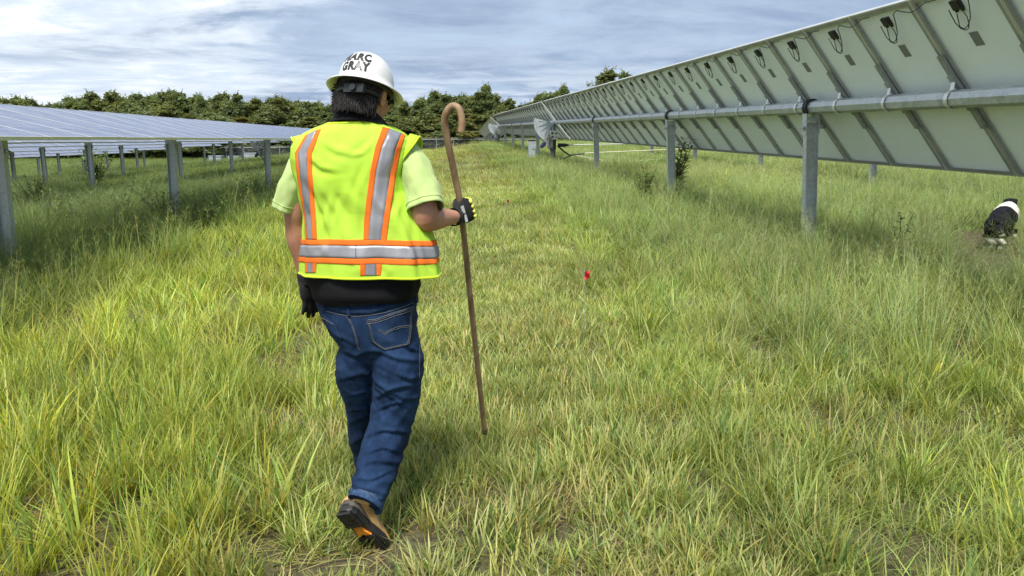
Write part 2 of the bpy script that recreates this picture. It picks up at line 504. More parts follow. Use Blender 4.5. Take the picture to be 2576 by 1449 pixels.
def tracker(name, x, y0, n, z0, slope, tilt, label, posts, detail=2, group=None, base=None, lean=0.0, tube_ext=(0.35, 0.35), jit=0.0):
    """A row of n modules on one torque tube; y0 the near end, slope its climb, tilt of the modules to the right."""
    root = empty(name, (x, y0, z0), (math.atan(slope), 0, 0))
    tag(root, label, 'solar tracker', group)
    rnd = random.Random(int(x*7+y0*3))
    L = n * 1.0
    mb = MB(); mb.tube([(0, -tube_ext[0], 0), (0, L + tube_ext[1], 0)], TR*1.04, 8)
    mb.build('torque_tube', M['galv'], root)
    th = math.radians(tilt)
    Rt = Matrix.Rotation(th, 3, 'Y')
    nrm = Rt @ Vector((0, 0, 1))
    for i in range(n):
        yy = 0.5 + i
        t2 = th + math.radians(rnd.uniform(-jit, jit))
        p = share('solar_panel', MODULE, root, nrm * (TR + .032 + PT + .004) + Vector((0, yy, 0)), (0, t2, 0))
        if detail >= 1:
            e = PL/2 - .16
            share('junction_box', JBOX, p, (-e, 0, -.0092))
            share('cable', CABLE, p, (-e, 0, -.0092))
            if detail >= 2: share('rating_label', LABEL, p, (-e + .34, .02, -.0094))
    if detail >= 1:
        for i in range(n + 1):
            share('mounting_rail', RAIL, root, nrm * (TR + .0325) + Vector((0, i + (0.04 if i == 0 else -0.04 if i == n else 0), 0)), (0, th, 0))
            if i: share('strap', STRAP, root, Vector((0, i - (.06 if i == n else 0), 0)), (0, th, 0))
    for py in posts:
        if not (y0 - 0.6 <= py <= y0 + L + 0.6): continue
        ly = (py - y0) / math.cos(math.atan(slope))
        zt = z0 + slope * (py - y0)
        h = zt - gz(x, py) + 0.3 - 0.11
        pm = post_mesh(h)
        p = share('post', pm, root, (0, ly, -.11), (-math.atan(slope), lean, 0))
        share('bearing_bracket', BEARING, p, (0, 0, .11))
        share('bearing_ring', BUSH, p, (0, 0, .11))
    return root
RX, RZ, RS = 4.55, 1.815, 0.013
RPOST = [3.2, 9.35, 15.4, 23.2, 37.9, 45.2, 51.8, 58.5]
tracker('solar_tracker', RX, 1.65, 30, RZ+RS*1.65, RS, 51, 'solar tracker on the right seen from behind, its tall post nearest to the dog', RPOST, 2, 'solar trackers of the right row', lean=-0.055)
tracker('solar_tracker', RX, 32.35, 32, RZ+RS*32.35, RS, 51, 'solar tracker on the right between the two gear plates, backs of its panels in view', RPOST, 1, 'solar trackers of the right row', lean=-0.03)
tracker('solar_tracker', RX, 65.7, 24, RZ+RS*65.4, -0.040, 40, 'farthest solar tracker of the right row, dipping downhill behind the second gear plate', [72, 79, 86], 0, 'solar trackers of the right row')
# next row beyond it: only the feet of its posts show under the near panels
tracker('solar_tracker', 10.6, 6.0, 34, 1.85+RS*6, RS, 51, 'solar tracker beyond the right row, one of its posts showing under the near panels', [11.4, 18.3, 25.2, 32.1, 39], 0, 'solar trackers beyond the right row')
LPOST = [9.6, 15.4, 23.5, 31.2, 38.5, 46.0, 53.4, 60.8, 68.0]
LG = 'solar trackers of the left field'
tracker('solar_tracker', -5.23, 0.8, 38, 1.655, 0.0, 13.5, 'nearest solar tracker on the left, panel faces towards the path, thick posts below', LPOST, 0, LG, lean=0.02, jit=.25)
tracker('solar_tracker', -5.23, 39.3, 30, 1.655, 0.0, 13.5, 'second span of the nearest left solar tracker, behind the person in the lime vest', LPOST, 0, LG, jit=.25)
for i, (dxx, dzz, n, lab) in enumerate(((-10.3, .085, 50, 'second solar tracker row from the path in the left field'), (-15.4, .27, 52, 'third solar tracker row from the path in the left field'),
                                  (-20.4, .56, 48, 'fourth solar tracker row from the path in the left field'), (-25.4, .88, 46, 'fifth solar tracker row from the path in the left field'), (-30.4, 1.25, 46, 'sixth and last visible solar tracker row of the left field'))):
    tracker('solar_tracker', dxx, 14.0 + 4*i, n, 1.661 - dzz, 0.0, 14, lab, LPOST, 0, LG, jit=.4)

# ------------------------------------------------------------------ drives: gear plate, gearbox, motor, control box
def drive(x, y, z, g, label, tilt=0.0, group='tracker drives', flip=1):
    """Gear plate and motor at a row's middle; origin at the tube axis, z the height above ground."""
    root = empty('tracker_drive', (x, y, z))
    tag(root, label, 'tracker drive', group)
    h = z - g
    mb = MB(); ns = 18
    def sector(r0, r1, a0, a1, yy, t):
        front = []; back = []
        ring = [];
        for k in range(ns + 1):
            a = math.radians(a0 + (a1 - a0)*k/ns)
            ca, sa = math.cos(a), math.sin(a)
            ring.append([Vector((r0*ca, yy, r0*sa)), Vector((r1*ca, yy, r1*sa)), Vector((r1*ca, yy+t, r1*sa)), Vector((r0*ca, yy+t, r0*sa))])
        mb.loft(ring)
    A0, A1 = 168 + tilt, 246 + tilt
    sector(.10, .30, A0, A1, -.16, .010)
    sector(.62, .80, A0, A1, -.16, .010)
    for k in range(5):
        a = A0 + (A1 - A0)*k/4
        w = 7.5
        sector(.30, .62, a - w if k else a, a + w if k < 4 else a, -.16, .010)
    sector(.79, .815, A0, A1, -.20, .09)
    mb.build('gear_plate', M['grey_plate'], root)
    mb = MB()
    for s in (-1, 1): mb.box((s*.10, .03, -h/2 - .05), (.010, .18, h))
    mb.box((0, .03, -h/2 - .05), (.19, .008, h)); mb.box((0, .03, -.10), (.26, .20, .012))
    mb.build('drive_post', M['galv_dark'], root)
    mb = MB(); mb.tube([(-.26,-.24,-.92),(-.26,-.24,-.50)], [.10,.12], 14); mb.tube([(-.26,-.24,-.98),(-.26,-.24,-.92)], .14, 14); mb.box((-.14,-.15,-.84), (.22,.16,.34)); mb.tube([(-.26,-.35,-.66),(-.26,-.10,-.66)], .085, 12)
    mb.build('gearbox', M['galv_dark'], root)
    mb = MB(); mb.tube([(-.50,-.25,-.98),(-.36,-.25,-.80)], .085, 14); mb.tube([(-.535,-.25,-1.025),(-.50,-.25,-.98)], .070, 14); mb.box((-.40,-.34,-.90), (.10,.06,.12))
    mb.build('motor', M['navy'], root)
    mb = MB(); mb.box((.02,-.20,-.52), (.32,.14,.36)); mb.box((.02,-.276,-.52), (.29,.010,.33))
    cb = mb.build('control_box', M['cream_box'], root)
    mb = MB(); mb.box((-.06,-.2825,-.44), (.10,.003,.08)); mb.box((.10,-.2825,-.45), (.09,.003,.06)); mb.box((-.05,-.2825,-.58), (.08,.003,.07)); mb.box((.10,-.2825,-.60), (.10,.003,.03))
    mb.build('control_label', M['dark_print'], cb)
    mb = MB()
    mb.tube([(.05,-.2,-.70),(.06,-.22,-.95),(.0,-.2,-1.15),(-.12,-.22,-1.12),(-.26,-.3,-.98)], .018, 8)
    mb.tube([(.09,-.16,-.70),(.10,-.15,-1.0),(.06,-.13,-1.3),(.0,-.12,-h)], .020, 8)
    mb.tube([(-.36,-.28,-.80),(-.25,-.36,-.66),(-.10,-.3,-.62),(.0,-.22,-.70)], .016, 8)
    mb.build('conduit', M['black'], root)
    mb = MB(); mb.tube([(-.02,-.15,.12),(-.02,-.15,-.36)], .022, 8); mb.tube([(-.10,-.15,.55),(-.10,-.15,.02)], .012, 6)
    mb.build('sensor_mast', M['grey_plate'], root)
    return root
zt1 = RZ + RS*32; zt2 = RZ + RS*65
drive(RX-.06, 32.0, zt1, gz(RX, 32), 'grey fan shaped gear plate with motor and cream box, nearer one of the right row')
drive(RX-.06, 65.0, zt2, gz(RX, 65), 'farther pale gear plate with control box at the end of the right row')
drive(-10.36, 46.0, 1.575, gz(-10.3, 46), 'dim grey gear plate drive under the left panels beside the sleeve')
drive(-20.5, 37.6, 1.10, gz(-20.4, 37.6), 'dim grey tracker drive under the left panels, leftmost of all')
# short box post beside the second drive span
g0 = gz(3.95, 35)
o = empty('junction_post', (3.95, 35.0, g0)); tag(o, 'short pale grey capped post standing before the right row', 'post')
mb = MB(); mb.box((0,0,.42), (.30,.20,.95)); mb.build('housing', M['grey_plate'], o)
mb = MB(); mb.box((0,0,.91), (.32,.22,.05)); mb.build('cap', M['black'], o)
mb = MB(); mb.box((.07,-.105,.52), (.10,.012,.03)); mb.build('latch', M['black'], o)
# drive line and cables that leave the first drive
def gpt(x, y, z): return Vector((x, y, gz(x, y) + z))
o = empty('drive_line', (RX+.2, 31.6, gz(RX, 31.6) + .75)); tag(o, 'long pale drive shaft running sideways from the first gear drive', 'pipe')
b0 = o.location.copy()
mb = MB(); mb.tube([Vector((.05,0,0)), Vector((6.1, .5, .10))], .022, 10); mb.build('shaft', M['white_pipe'], o)
mb = MB(); mb.tube([Vector((-.10,0,0)), Vector((.22,.01,.0))], .075, 10); mb.tube([Vector((.22,.01,.0)),Vector((.34,.02,0))], .05, 10); mb.build('coupling', M['black'], o)
mb = MB(); mb.tube([gpt(RX+.1,31.7,.72)-b0, gpt(RX+.35,31.6,.5)-b0, gpt(RX+.6,31.5,.33)-b0], .035, 8); mb.tube([gpt(RX+.6,31.5,.33)-b0, gpt(RX+.35,31.4,.22)-b0, gpt(RX+.1,31.4,-.05)-b0], .03, 8); mb.tube([gpt(RX+.6,31.5,.35)-b0, gpt(RX+1.2,31.5,.44)-b0], .03, 8); mb.build('cable_bend', M['black'], o)
o = empty('cable_bundle', gpt(RX+1.2, 31.5, .44)); tag(o, 'pale yellow cables sagging over the grass right of the first gear drive', 'cable')
b0 = o.location.copy()
mb = MB(); mb.tube([gpt(RX+1.2,31.5,.45)-b0, gpt(RX+2.2,31.5,.50)-b0, gpt(RX+4.0,31.7,.55)-b0, gpt(RX+6,32,.62)-b0], .018, 8); mb.build('upper_cable', M['cable_pale'], o)
mb = MB(); mb.tube([gpt(RX+.8,31.5,.36)-b0, gpt(RX+1.6,31,.22)-b0, gpt(RX+2.4,30.6,.10)-b0, gpt(RX+3.1,30.4,.16)-b0, gpt(RX+3.9,30.4,.25)-b0, gpt(RX+5.0,30.6,.30)-b0], .014, 8)
mb.tube([gpt(RX+1.2,31.4,.30)-b0, gpt(RX+1.7,30.6,.05)-b0, gpt(RX+2.1,30.2,-.02)-b0, gpt(RX+2.5,30.3,.12)-b0], .018, 8); mb.build('sagging_cable', M['cable_pale'], o)
# ------------------------------------------------------------------ grass: clumps of single blades, scattered as one mass per kind
GC = bpy.data.collections.new('grass_clumps')
class Clump:
    def __init__(s): s.v = []; s.f = []; s.c = []
    def blade(s, base, az, L, w, lean, curl, seg, cb, ct, twist=0.0, fold=0.0):
        """base point, heading, length, width, starting lean from upright, total bend; colours at foot and tip."""
        x, y, z = base; d = np.array([math.cos(az), math.sin(az)]); sd = np.array([-math.sin(az + twist), math.cos(az + twist)])
        a = lean; st = L/seg; b0 = len(s.v)
        for i in range(seg + 1):
            t = i/seg
            ww = w*(0.75 + .5*t if t < .35 else (1 - t)**.75*1.42)*.5
            col = cb*(1 - min(1, t*1.5)) + ct*min(1, t*1.5)
            if i == seg:
                s.v.append((x, y, z)); s.c.append(col)
            else:
                s.v += [(x - sd[0]*ww, y - sd[1]*ww, z), (x + sd[0]*ww, y + sd[1]*ww, z)]; s.c += [col, col]
            a += curl/seg
            x += d[0]*math.sin(a)*st; y += d[1]*math.sin(a)*st; z = max(z + math.cos(a)*st, .004)
        for i in range(seg - 1): s.f.append((b0+2*i, b0+2*i+1, b0+2*i+3, b0+2*i+2))
        s.f.append((b0+2*seg-2, b0+2*seg-1, b0+2*seg))
    def build(s, name):
        me = bpy.data.meshes.new(name); me.from_pydata(s.v, [], s.f)
        at = me.color_attributes.new('blade', 'FLOAT_COLOR', 'POINT')
        c = np.ones((len(s.v), 4), np.float32); c[:, :3] = np.array(s.c); at.data.foreach_set('color', c.ravel())
        me.materials.append(M['grass']); me.update()
        o = bpy.data.objects.new(name, me); GC.objects.link(o); return o
rg_ = random.Random(77)
U, G_ = rg_.uniform, rg_.gauss
def c3(*a): return np.array(a, float)
STRAW = c3(1.55, 1.22, 1.75); STEM = c3(1.05, .66, .55); GREEN = c3(1, 1, 1); PALE = c3(1.30, 1.24, 1.45); YEL = c3(1.32, 1.10, .70); DEEP = c3(.40, .56, .56); RUST = c3(1.55, .82, .70)
def blade_cols(dry):
    r = rg_.random()
    if r < dry: ct = STRAW*U(.75, 1.2); cb = STRAW*U(.5, .9)
    elif r < dry + .10: ct = YEL*U(.8, 1.15); cb = STEM*U(.6, 1)
    elif r < dry + .30: ct = PALE*U(.8, 1.1); cb = GREEN*U(.5, .9)  # pale tips on green blades put gloss highlights into the colour
    elif r < dry + .45: ct = DEEP*U(.8, 1.2); cb = DEEP*U(.6, 1)
    else: ct = GREEN*U(.75, 1.25); cb = (STEM if rg_.random() < .5 else GREEN)*U(.55, .95)
    return cb, ct
def make_clump(name, n, rad, L0, L1, w0, w1, lean, curl0, curl1, seg, dry, seeds=0, seedL=(.4,.6), lie=0.0):
    c = Clump()
    for i in range(n):
        r = rad*math.sqrt(rg_.random()); th = U(0, 6.283); az = th + G_(0, .9)
        cb, ct = blade_cols(dry)
        ln = abs(G_(lean, lean*.6)) if rg_.random() > lie else U(.9, 1.45)
        c.blade((r*math.cos(th), r*math.sin(th), -.01), az, U(L0, L1), U(w0, w1), ln, U(curl0, curl1), seg, cb, ct, U(-.7, .7))
    for i in range(seeds):                     # flowering stalks with open heads
        r = rad*math.sqrt(rg_.random()); th = U(0, 6.283); az = U(0, 6.283); L = U(*seedL); ln = abs(G_(.15, .12)); b = (r*math.cos(th), r*math.sin(th), 0)
        col = PALE*U(.75, 1.0) if rg_.random() < .65 else STRAW*U(.7, 1.0)
        c.blade(b, az, L, .0026, ln, .25, 3, col*.8, col, 0)
        for k in range(9):
            t = U(.62, 1.0); a = ln + .25*t*.6
            p = (b[0] + math.cos(az)*math.sin(a)*L*t, b[1] + math.sin(az)*math.sin(a)*L*t, math.cos(a)*L*t)
            c.blade(p, U(0, 6.283), U(.04, .12)*(1.3 - t*.6), .0022, U(.5, 1.2), .2, 1, col, col*1.1, 0)
    return c.build(name)
KINDS = {}
def kind(key, n, *a, **k):
    KINDS[key] = []
    for i in range(n):
        o = make_clump('%02d_%s_%d' % (len(GC.objects), key, i), *a, **k); KINDS[key].append(len(GC.objects) - 1)
kind('lush', 8, 34, .080, .16, .44, .0040, .0092, .16, .05, .80, 4, .10)
kind('wide', 4, 15, .06, .26, .52, .0080, .0140, .22, .1, .9, 5, .12)
kind('finegrass', 7, 44, .12, .18, .44, .0024, .0048, .30, .1, 1.3, 4, .18, seeds=3, seedL=(.42, .66))
kind('short', 7, 44, .10, .06, .19, .0042, .0086, .22, .05, .6, 3, .13, lie=.08)
kind('thatch', 4, 40, .15, .08, .26, .0022, .0045, .8, .2, 1.1, 3, .85, lie=.7)
kind('broad', 5, 24, .09, .05, .15, .0075, .0135, .38, .1, .9, 3, .10, lie=.15)
kind('seedy', 5, 10, .13, .25, .45, .0022, .0035, .2, .2, .8, 3, .3, seeds=13, seedL=(.45, .75))
kind('patch', 6, 210, .75, .18, .46, .009, .017, .30, .3, 1.3, 3, .18, seeds=12, seedL=(.4, .65))
kind('patchshort', 4, 200, .75, .08, .24, .010, .018, .4, .2, 1.1, 2, .38, lie=.2)

rs = np.random.RandomState(11)
def vnoise(x, y, s, seed):
    """Smooth value noise in 0..1."""
    x = x/s + seed*17.3; y = y/s + seed*9.1
    xi = np.floor(x).astype(int); yi = np.floor(y).astype(int); fx = x - xi; fy = y - yi
    fx = fx*fx*(3-2*fx); fy = fy*fy*(3-2*fy)
    def h(i, j): 
        v = np.sin(i*127.1 + j*311.7 + seed*74.7)*43758.5453
        return v - np.floor(v)
    return (h(xi,yi)*(1-fx) + h(xi+1,yi)*fx)*(1-fy) + (h(xi,yi+1)*(1-fx) + h(xi+1,yi+1)*fx)*fy
def scatter(D0_, D1_, per_m2, half=49):
    """Random points over the wedge of ground the camera faces, D0..D1 metres ahead."""
    A_ = (D1_**2 - D0_**2)*math.tan(math.radians(half))
    n = int(A_*per_m2)
    d = np.sqrt(rs.uniform(D0_**2, D1_**2, n)); l = rs.uniform(-1, 1, n)*math.tan(math.radians(half))*d
    return d*HD.x + l*RT.x, d*HD.y + l*RT.y, d
# zones across the rows: x in metres, the walked path runs along +Y around x = 0.4
def path_mask(x, y):
    c = .30 + .012*y; wl = .95 + .015*y; wr = .95 + .02*y
    edge = (vnoise(x, y, 1.1, 3) - .5)*.7
    return sstep(-wl - .35, -wl + .35, x - c + edge)*(1 - sstep(wr - .4, wr + .5, x - c + edge))
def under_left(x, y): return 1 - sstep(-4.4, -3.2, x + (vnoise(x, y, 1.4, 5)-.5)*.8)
def right_deep(x, y):
    return sstep(1.5, 3.0, x + (vnoise(x, y, 1.5, 6)-.5)*1.2)*sstep(4.0, 6.5, y + (vnoise(x, y, 1.2, 8)-.5)*2.5)
def bare(x, y):        # scuffed soil in the near path
    return np.exp(-(((x-.42)/.30)**2 + ((y-2.62)/.28)**2))*.75 + np.exp(-(((x+.15)/.18)**2 + ((y-2.75)/.25)**2))*.7 + .8*np.exp(-(((x-.9)/.16)**2 + ((y-3.1)/.14)**2))
TINT = {'lush': c3(.372, .470, .100), 'under': c3(.160, .240, .075), 'deep': c3(.290, .400, .145), 'path': c3(.345, .420, .135), 'front': c3(.345, .455, .125)}  # 'under' is a deeper green with shade beneath the left panels painted in
def tint_at(x, y):
    p = path_mask(x, y)[:, None]; ul = under_left(x, y)[:, None]; rd_ = right_deep(x, y)[:, None]
    left = (1 - sstep(-1.2, -.4, x))[:, None]
    c = TINT['front']*(1-left) + TINT['lush']*left
    c = c*(1-rd_) + TINT['deep']*rd_
    c = c*(1-p) + TINT['path']*p
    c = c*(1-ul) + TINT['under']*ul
    n1 = vnoise(x, y, .9, 1)[:, None]; n2 = vnoise(x, y, 3.2, 2)[:, None]; n3 = vnoise(x, y, 9.0, 4)[:, None]
    c = c*(.72 + .36*n1 + .22*n2)
    tan_ = np.clip((n3 - .55)*2.2, 0, 1)*(1 - ul)*.45
    c = c*(1-tan_) + c*c3(1.18, .95, 1.0)*tan_
    yel = np.clip((vnoise(x, y, 2.1, 9)[:, None] - .6)*2.5, 0, 1)*left*.5
    c = c*(1-yel) + c*c3(1.18, 1.04, .80)*yel
    return c*np.exp(rs.normal(0, .14, (len(x), 1)))*np.exp(rs.normal(0, .05, (len(x), 3)))
def mass(name, label, cat, sets):
    """sets: (key, x, y, scale_xy, scale_z) -> one object whose points carry the clumps."""
    P_ = []; I_ = []; S_ = []; R_ = []
    for key, x, y, sxy, sz in sets:
        if len(x) == 0: continue
        P_.append(np.stack([x, y, ground_h(x, y)], 1)); I_.append(rs.choice(KINDS[key], len(x)))
        S_.append(np.stack([np.broadcast_to(sxy, len(x)), np.broadcast_to(sxy, len(x)), np.broadcast_to(sz, len(x))], 1)*np.exp(rs.normal(0, .10, (len(x), 1))))
        R_.append(np.stack([rs.normal(0, .07, len(x)), rs.normal(0, .07, len(x)), rs.uniform(0, 6.283, len(x))], 1))
    P_ = np.concatenate(P_); I_ = np.concatenate(I_); S_ = np.concatenate(S_); R_ = np.concatenate(R_)
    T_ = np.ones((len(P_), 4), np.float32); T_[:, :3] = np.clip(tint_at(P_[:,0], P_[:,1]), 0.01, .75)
    me = bpy.data.meshes.new(name); me.vertices.add(len(P_)); me.vertices.foreach_set('co', P_.astype(np.float32).ravel())
    me.attributes.new('pick', 'INT', 'POINT').data.foreach_set('value', I_.astype(np.int32))
    me.attributes.new('size', 'FLOAT_VECTOR', 'POINT').data.foreach_set('vector', S_.astype(np.float32).ravel())
    me.attributes.new('turn', 'FLOAT_VECTOR', 'POINT').data.foreach_set('vector', R_.astype(np.float32).ravel())
    me.attributes.new('tint', 'FLOAT_COLOR', 'POINT').data.foreach_set('color', T_.ravel())
    o = link(name, me, M['grass'])
    tag(o, label, cat, kind='stuff')
    md = o.modifiers.new('clumps', 'NODES'); md.node_group = SCATTER
    return o
SCATTER = bpy.data.node_groups.new('scatter_clumps', 'GeometryNodeTree')
SCATTER.interface.new_socket('Geometry', in_out='INPUT', socket_type='NodeSocketGeometry')
SCATTER.interface.new_socket('Geometry', in_out='OUTPUT', socket_type='NodeSocketGeometry')
gn = SCATTER.nodes; gi = gn.new('NodeGroupInput'); go = gn.new('NodeGroupOutput'); ip = gn.new('GeometryNodeInstanceOnPoints'); ci = gn.new('GeometryNodeCollectionInfo')
ci.inputs[0].default_value = GC; ci.inputs[1].default_value = True; ci.inputs[2].default_value = True
def named(t, n):
    a = gn.new('GeometryNodeInputNamedAttribute'); a.data_type = t; a.inputs[0].default_value = n
    return [q for q in a.outputs if q.enabled and q.name == 'Attribute'][0]
L_ = SCATTER.links.new
L_(gi.outputs[0], ip.inputs['Points']); L_(ci.outputs[0], ip.inputs['Instance']); ip.inputs['Pick Instance'].default_value = True
L_(named('INT', 'pick'), ip.inputs['Instance Index'])
e2r = gn.new('FunctionNodeEulerToRotation'); L_(named('FLOAT_VECTOR', 'turn'), e2r.inputs[0]); L_(e2r.outputs[0], ip.inputs['Rotation'])
L_(named('FLOAT_VECTOR', 'size'), ip.inputs['Scale']); L_(ip.outputs[0], go.inputs[0])

def pick(x, y, prob):
    k = rs.random_sample(len(x)) < prob
    return x[k], y[k]
def height(x, y):      # taller and lower stands, metres-wide
    return .72 + .56*vnoise(x, y, .8, 12)*.6 + .56*vnoise(x, y, 2.6, 13)*.4
db_l = (2518-1288)/F*9.6*.985; db_d = 9.6
tall = []; low_ = []; deepg = []; thatch = []
def keep_off(x, y):    # the boots press the grass down, the dog has trodden a run
    f_ = x*HD.x + y*HD.y; u = (x*RT.x + y*RT.y) - db_l*f_/db_d; v = f_ - db_d
    run = np.exp(-(u/.55)**4)*sstep(-3.0, -2.0, v)*(1 - sstep(.9, 1.5, v))
    return .98*run + np.exp(-(((x+.27)/.16)**2 + ((y-2.60)/.17)**2))
for (a, b, dens, sc_) in ((1.5, 5.0, 1.0, 1.0), (5.0, 9.0, .62, 1.18), (9.0, 15.0, .34, 1.5), (15.0, 24.0, .17, 2.0)):
    x, y, d = scatter(a, b, 70*dens)
    p = path_mask(x, y); ul = under_left(x, y); rd_ = right_deep(x, y); left = 1 - sstep(-1.2, -.4, x); br = np.clip(bare(x, y) + keep_off(x, y), 0, 1)
    h = height(x, y); cl = sstep(.35, .62, vnoise(x, y, .45, 21))
    off = (1-p)*(1-np.clip(keep_off(x, y),0,1))
    q = pick(x, y, left*(1-ul)*(1-p*.93)*(.40+.60*cl)*.95); tall.append(('lush', *q, sc_*.92, height(*q)*.80*(.85 + .15*sc_)))
    q = pick(x, y, left*(1-ul)*off*.13*cl); tall.append(('wide', *q, sc_, height(*q)*.82))
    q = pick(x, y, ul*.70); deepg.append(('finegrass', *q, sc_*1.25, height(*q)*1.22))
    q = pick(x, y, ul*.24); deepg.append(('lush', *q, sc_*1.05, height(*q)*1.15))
    q = pick(x, y, rd_*off*.46); deepg.append(('finegrass', *q, sc_*1.2, height(*q)*.98))
    q = pick(x, y, rd_*off*(.12+.34*cl)); tall.append(('lush', *q, sc_*.95, height(*q)*.92))
    q = pick(x, y, (rd_*1.2 + ul)*off*.13); deepg.append(('seedy', *q, sc_*1.2, height(*q)*.95))
    front = (1-left)*(1-rd_)*(1-p)
    q = pick(x, y, front*(.22+.34*cl)); tall.append(('lush', *q, sc_*.92, height(*q)*.64))
    q = pick(x, y, front*.10*cl); tall.append(('wide', *q, sc_, height(*q)*.72))
    q = pick(x, y, front*.28); deepg.append(('finegrass', *q, sc_, height(*q)*.60))
    q = pick(x, y, front*.30*(1-br)); low_.append(('short', *q, sc_*1.1, height(*q)*1.15))
    q = pick(x, y, front*.14*(1-br)); low_.append(('broad', *q, sc_, height(*q)*1.2))
    q = pick(x, y, front*.10); thatch.append(('thatch', *q, sc_, 1.0))
    q = pick(x, y, p*(1-br)*1.0); low_.append(('short', *q, sc_*1.05, height(*q)*.80))
    x2, y2, d2 = scatter(a, b, 60*dens); p2 = path_mask(x2, y2); b2 = np.clip(bare(x2, y2)*1.3 + keep_off(x2, y2), 0, 1); q = pick(x2, y2, (.35 + .65*p2)*(1-b2)*(x2 > -1.6)); low_.append(('short', *q, sc_, height(*q)*.78))
    q = pick(x, y, p*(1-br*.9)*.38); low_.append(('broad', *q, sc_*.9, height(*q)))
    q = pick(x, y, p*(1-br*.6)*(.07+.24*sstep(.45,.7,vnoise(x,y,1.6,31)))); thatch.append(('thatch', *q, sc_*1.05, 1.0))
    q = pick(x, y, left*(1-ul)*.16); thatch.append(('thatch', *q, sc_, 1.3))
    q = pick(x, y, p*.05*(1-br)); tall.append(('lush', *q, sc_*.7, .45))
mass('tall_grass', 'tall yellow green grass left of the walked path and in tufts on the right', 'grass', tall)
mass('short_grass', 'short trodden grass and broad low blades along the walked path', 'grass', low_)
mass('meadow_grass', 'fine deep green meadow grass with seed heads under and beside the panels', 'grass', deepg)
mass('dry_thatch', 'dry straw coloured thatch lying between the green blades', 'straw', thatch)
far = []
for (a, b, dens, sc_) in ((22.0, 40.0, 1.9, 1.0), (40.0, 70.0, .85, 1.5), (70.0, 135.0, .28, 2.4)):
    x, y, d = scatter(a, b, dens, 48)
    p = path_mask(x, y)
    q = pick(x, y, 1 - p*.9); far.append(('patch', *q, sc_, .92*height(*q)*(1 + .1*(sc_-1))))
    q = pick(x, y, p*.95); far.append(('patchshort', *q, sc_, 1.0))
mass('distant_grass', 'grass of the far meadow running up to the fence', 'grass', far)

# ------------------------------------------------------------------ single plants among the grass
def leafy(name, label, cat, loc, h, spread, nst, leafsize, mat, seed, droop=.3, group=None, leaf_n=9, stemmat=None):
    o = empty(name, loc); tag(o, label, cat, group)
    r = random.Random(seed); mb = MB(); lp = Clump(); vs = []; fs = []; cols = []
    for i in range(nst):
        a = r.uniform(0, 6.28); ln = r.uniform(.1, spread)
        top = Vector((math.cos(a)*ln, math.sin(a)*ln, h*r.uniform(.6, 1)))
        mid_ = top*.5 + Vector((math.cos(a), math.sin(a), 0))*(-.06*h); b = Vector((r.gauss(0,.03), r.gauss(0,.03), -.05))
        mb.tube([b, mid_, top], [.010*h, .007*h, .003*h], 5)
        for k in range(leaf_n):
            t = .2 + .8*k/(leaf_n-1); p = b.lerp(mid_, t*2) if t < .5 else mid_.lerp(top, t*2-1)
            for s in range(2):
                az = r.uniform(0, 6.28); L = leafsize*r.uniform(.6, 1.2)*(1.15-.5*t); el = r.uniform(-.2, .9)
                d = Vector((math.cos(az)*math.cos(el), math.sin(az)*math.cos(el), math.sin(el))); sd_ = Vector((-math.sin(az), math.cos(az), 0)); w = L*.17
                m1 = p + d*L*.45; m2 = p + d*L*.8 - UP*L*droop*.25; e = p + d*L - UP*L*droop*.6
                b0 = len(vs); vs += [p, m1 + sd_*w, m1 - UP*w*.25, m1 - sd_*w, m2 + sd_*w*.7, m2 - UP*w*.2, m2 - sd_*w*.7, e]
                fs += [(b0,b0+1,b0+2),(b0,b0+2,b0+3),(b0+1,b0+4,b0+5,b0+2),(b0+2,b0+5,b0+6,b0+3),(b0+4,b0+7,b0+5),(b0+5,b0+7,b0+6)]; cols += [r.random()]*8
    mb.build('stem', stemmat or M['bark'], o)
    me = bpy.data.meshes.new('foliage'); me.from_pydata([tuple(v) for v in vs], [], fs)
    me.attributes.new('leaf', 'FLOAT', 'POINT').data.foreach_set('value', cols)
    link('foliage', me, mat, o)
    return o
def gp(px, py, D):
    p = W(px, py, D); p.z = gz(p.x, p.y); return p
leafy('bush', 'leafy green bush growing behind the left posts, touching the panel edge', 'bush', gp(238, 430, 25.5), 1.55, .75, 26, .30, M['leaf_weed'], 3, .4, leaf_n=8)
WG = 'leafy weeds under the left panels'
for i, (px, D, h, lab) in enumerate(((405, 14.6, .75, 'bright leafy weed at the foot of the second full left post'), (500, 13.6, .72, 'leafy weed clump right of the second full left post'), (300, 15.0, .7, 'low leafy weed between the second full left post and the bush'), (562, 15.5, .7, 'leafy weed clump nearest the left sleeve, under the panels'),
                                  (150, 13.5, .8, 'leafy weed clump right of the post at the left picture edge'), (640, 19.5, .85, 'leafy weed beside the post next to the left sleeve'), (360, 19.0, .8, 'leafy weed clump behind the second full left post'), (90, 18.0, .85, 'leafy weed far under the panels at the left picture edge'))):
    leafy('weed', lab, 'weed', gp(px, 470, D), h, .6, 26, .13, M['leaf_weed'], 20+i, .3, WG, 8)
leafy('weed', 'tall dark feathery weed leaning right behind the second right post', 'weed', gp(1700, 470, 16.0), 1.30, .34, 9, .24, M['leaf_c'], 41, .2, leaf_n=16)
leafy('weed', 'dark leafy weed left of the second right post', 'weed', gp(1628, 480, 15.2), .85, .34, 14, .16, M['leaf_a'], 42, .2, leaf_n=14, stemmat=M['leaf_a'])
leafy('weed', 'thin weed with narrow leaves between the nearest right post and the dog', 'weed', gp(2262, 640, 8.2), .66, .16, 5, .10, M['leaf_a'], 45, .2, leaf_n=14, stemmat=M['leaf_a'])
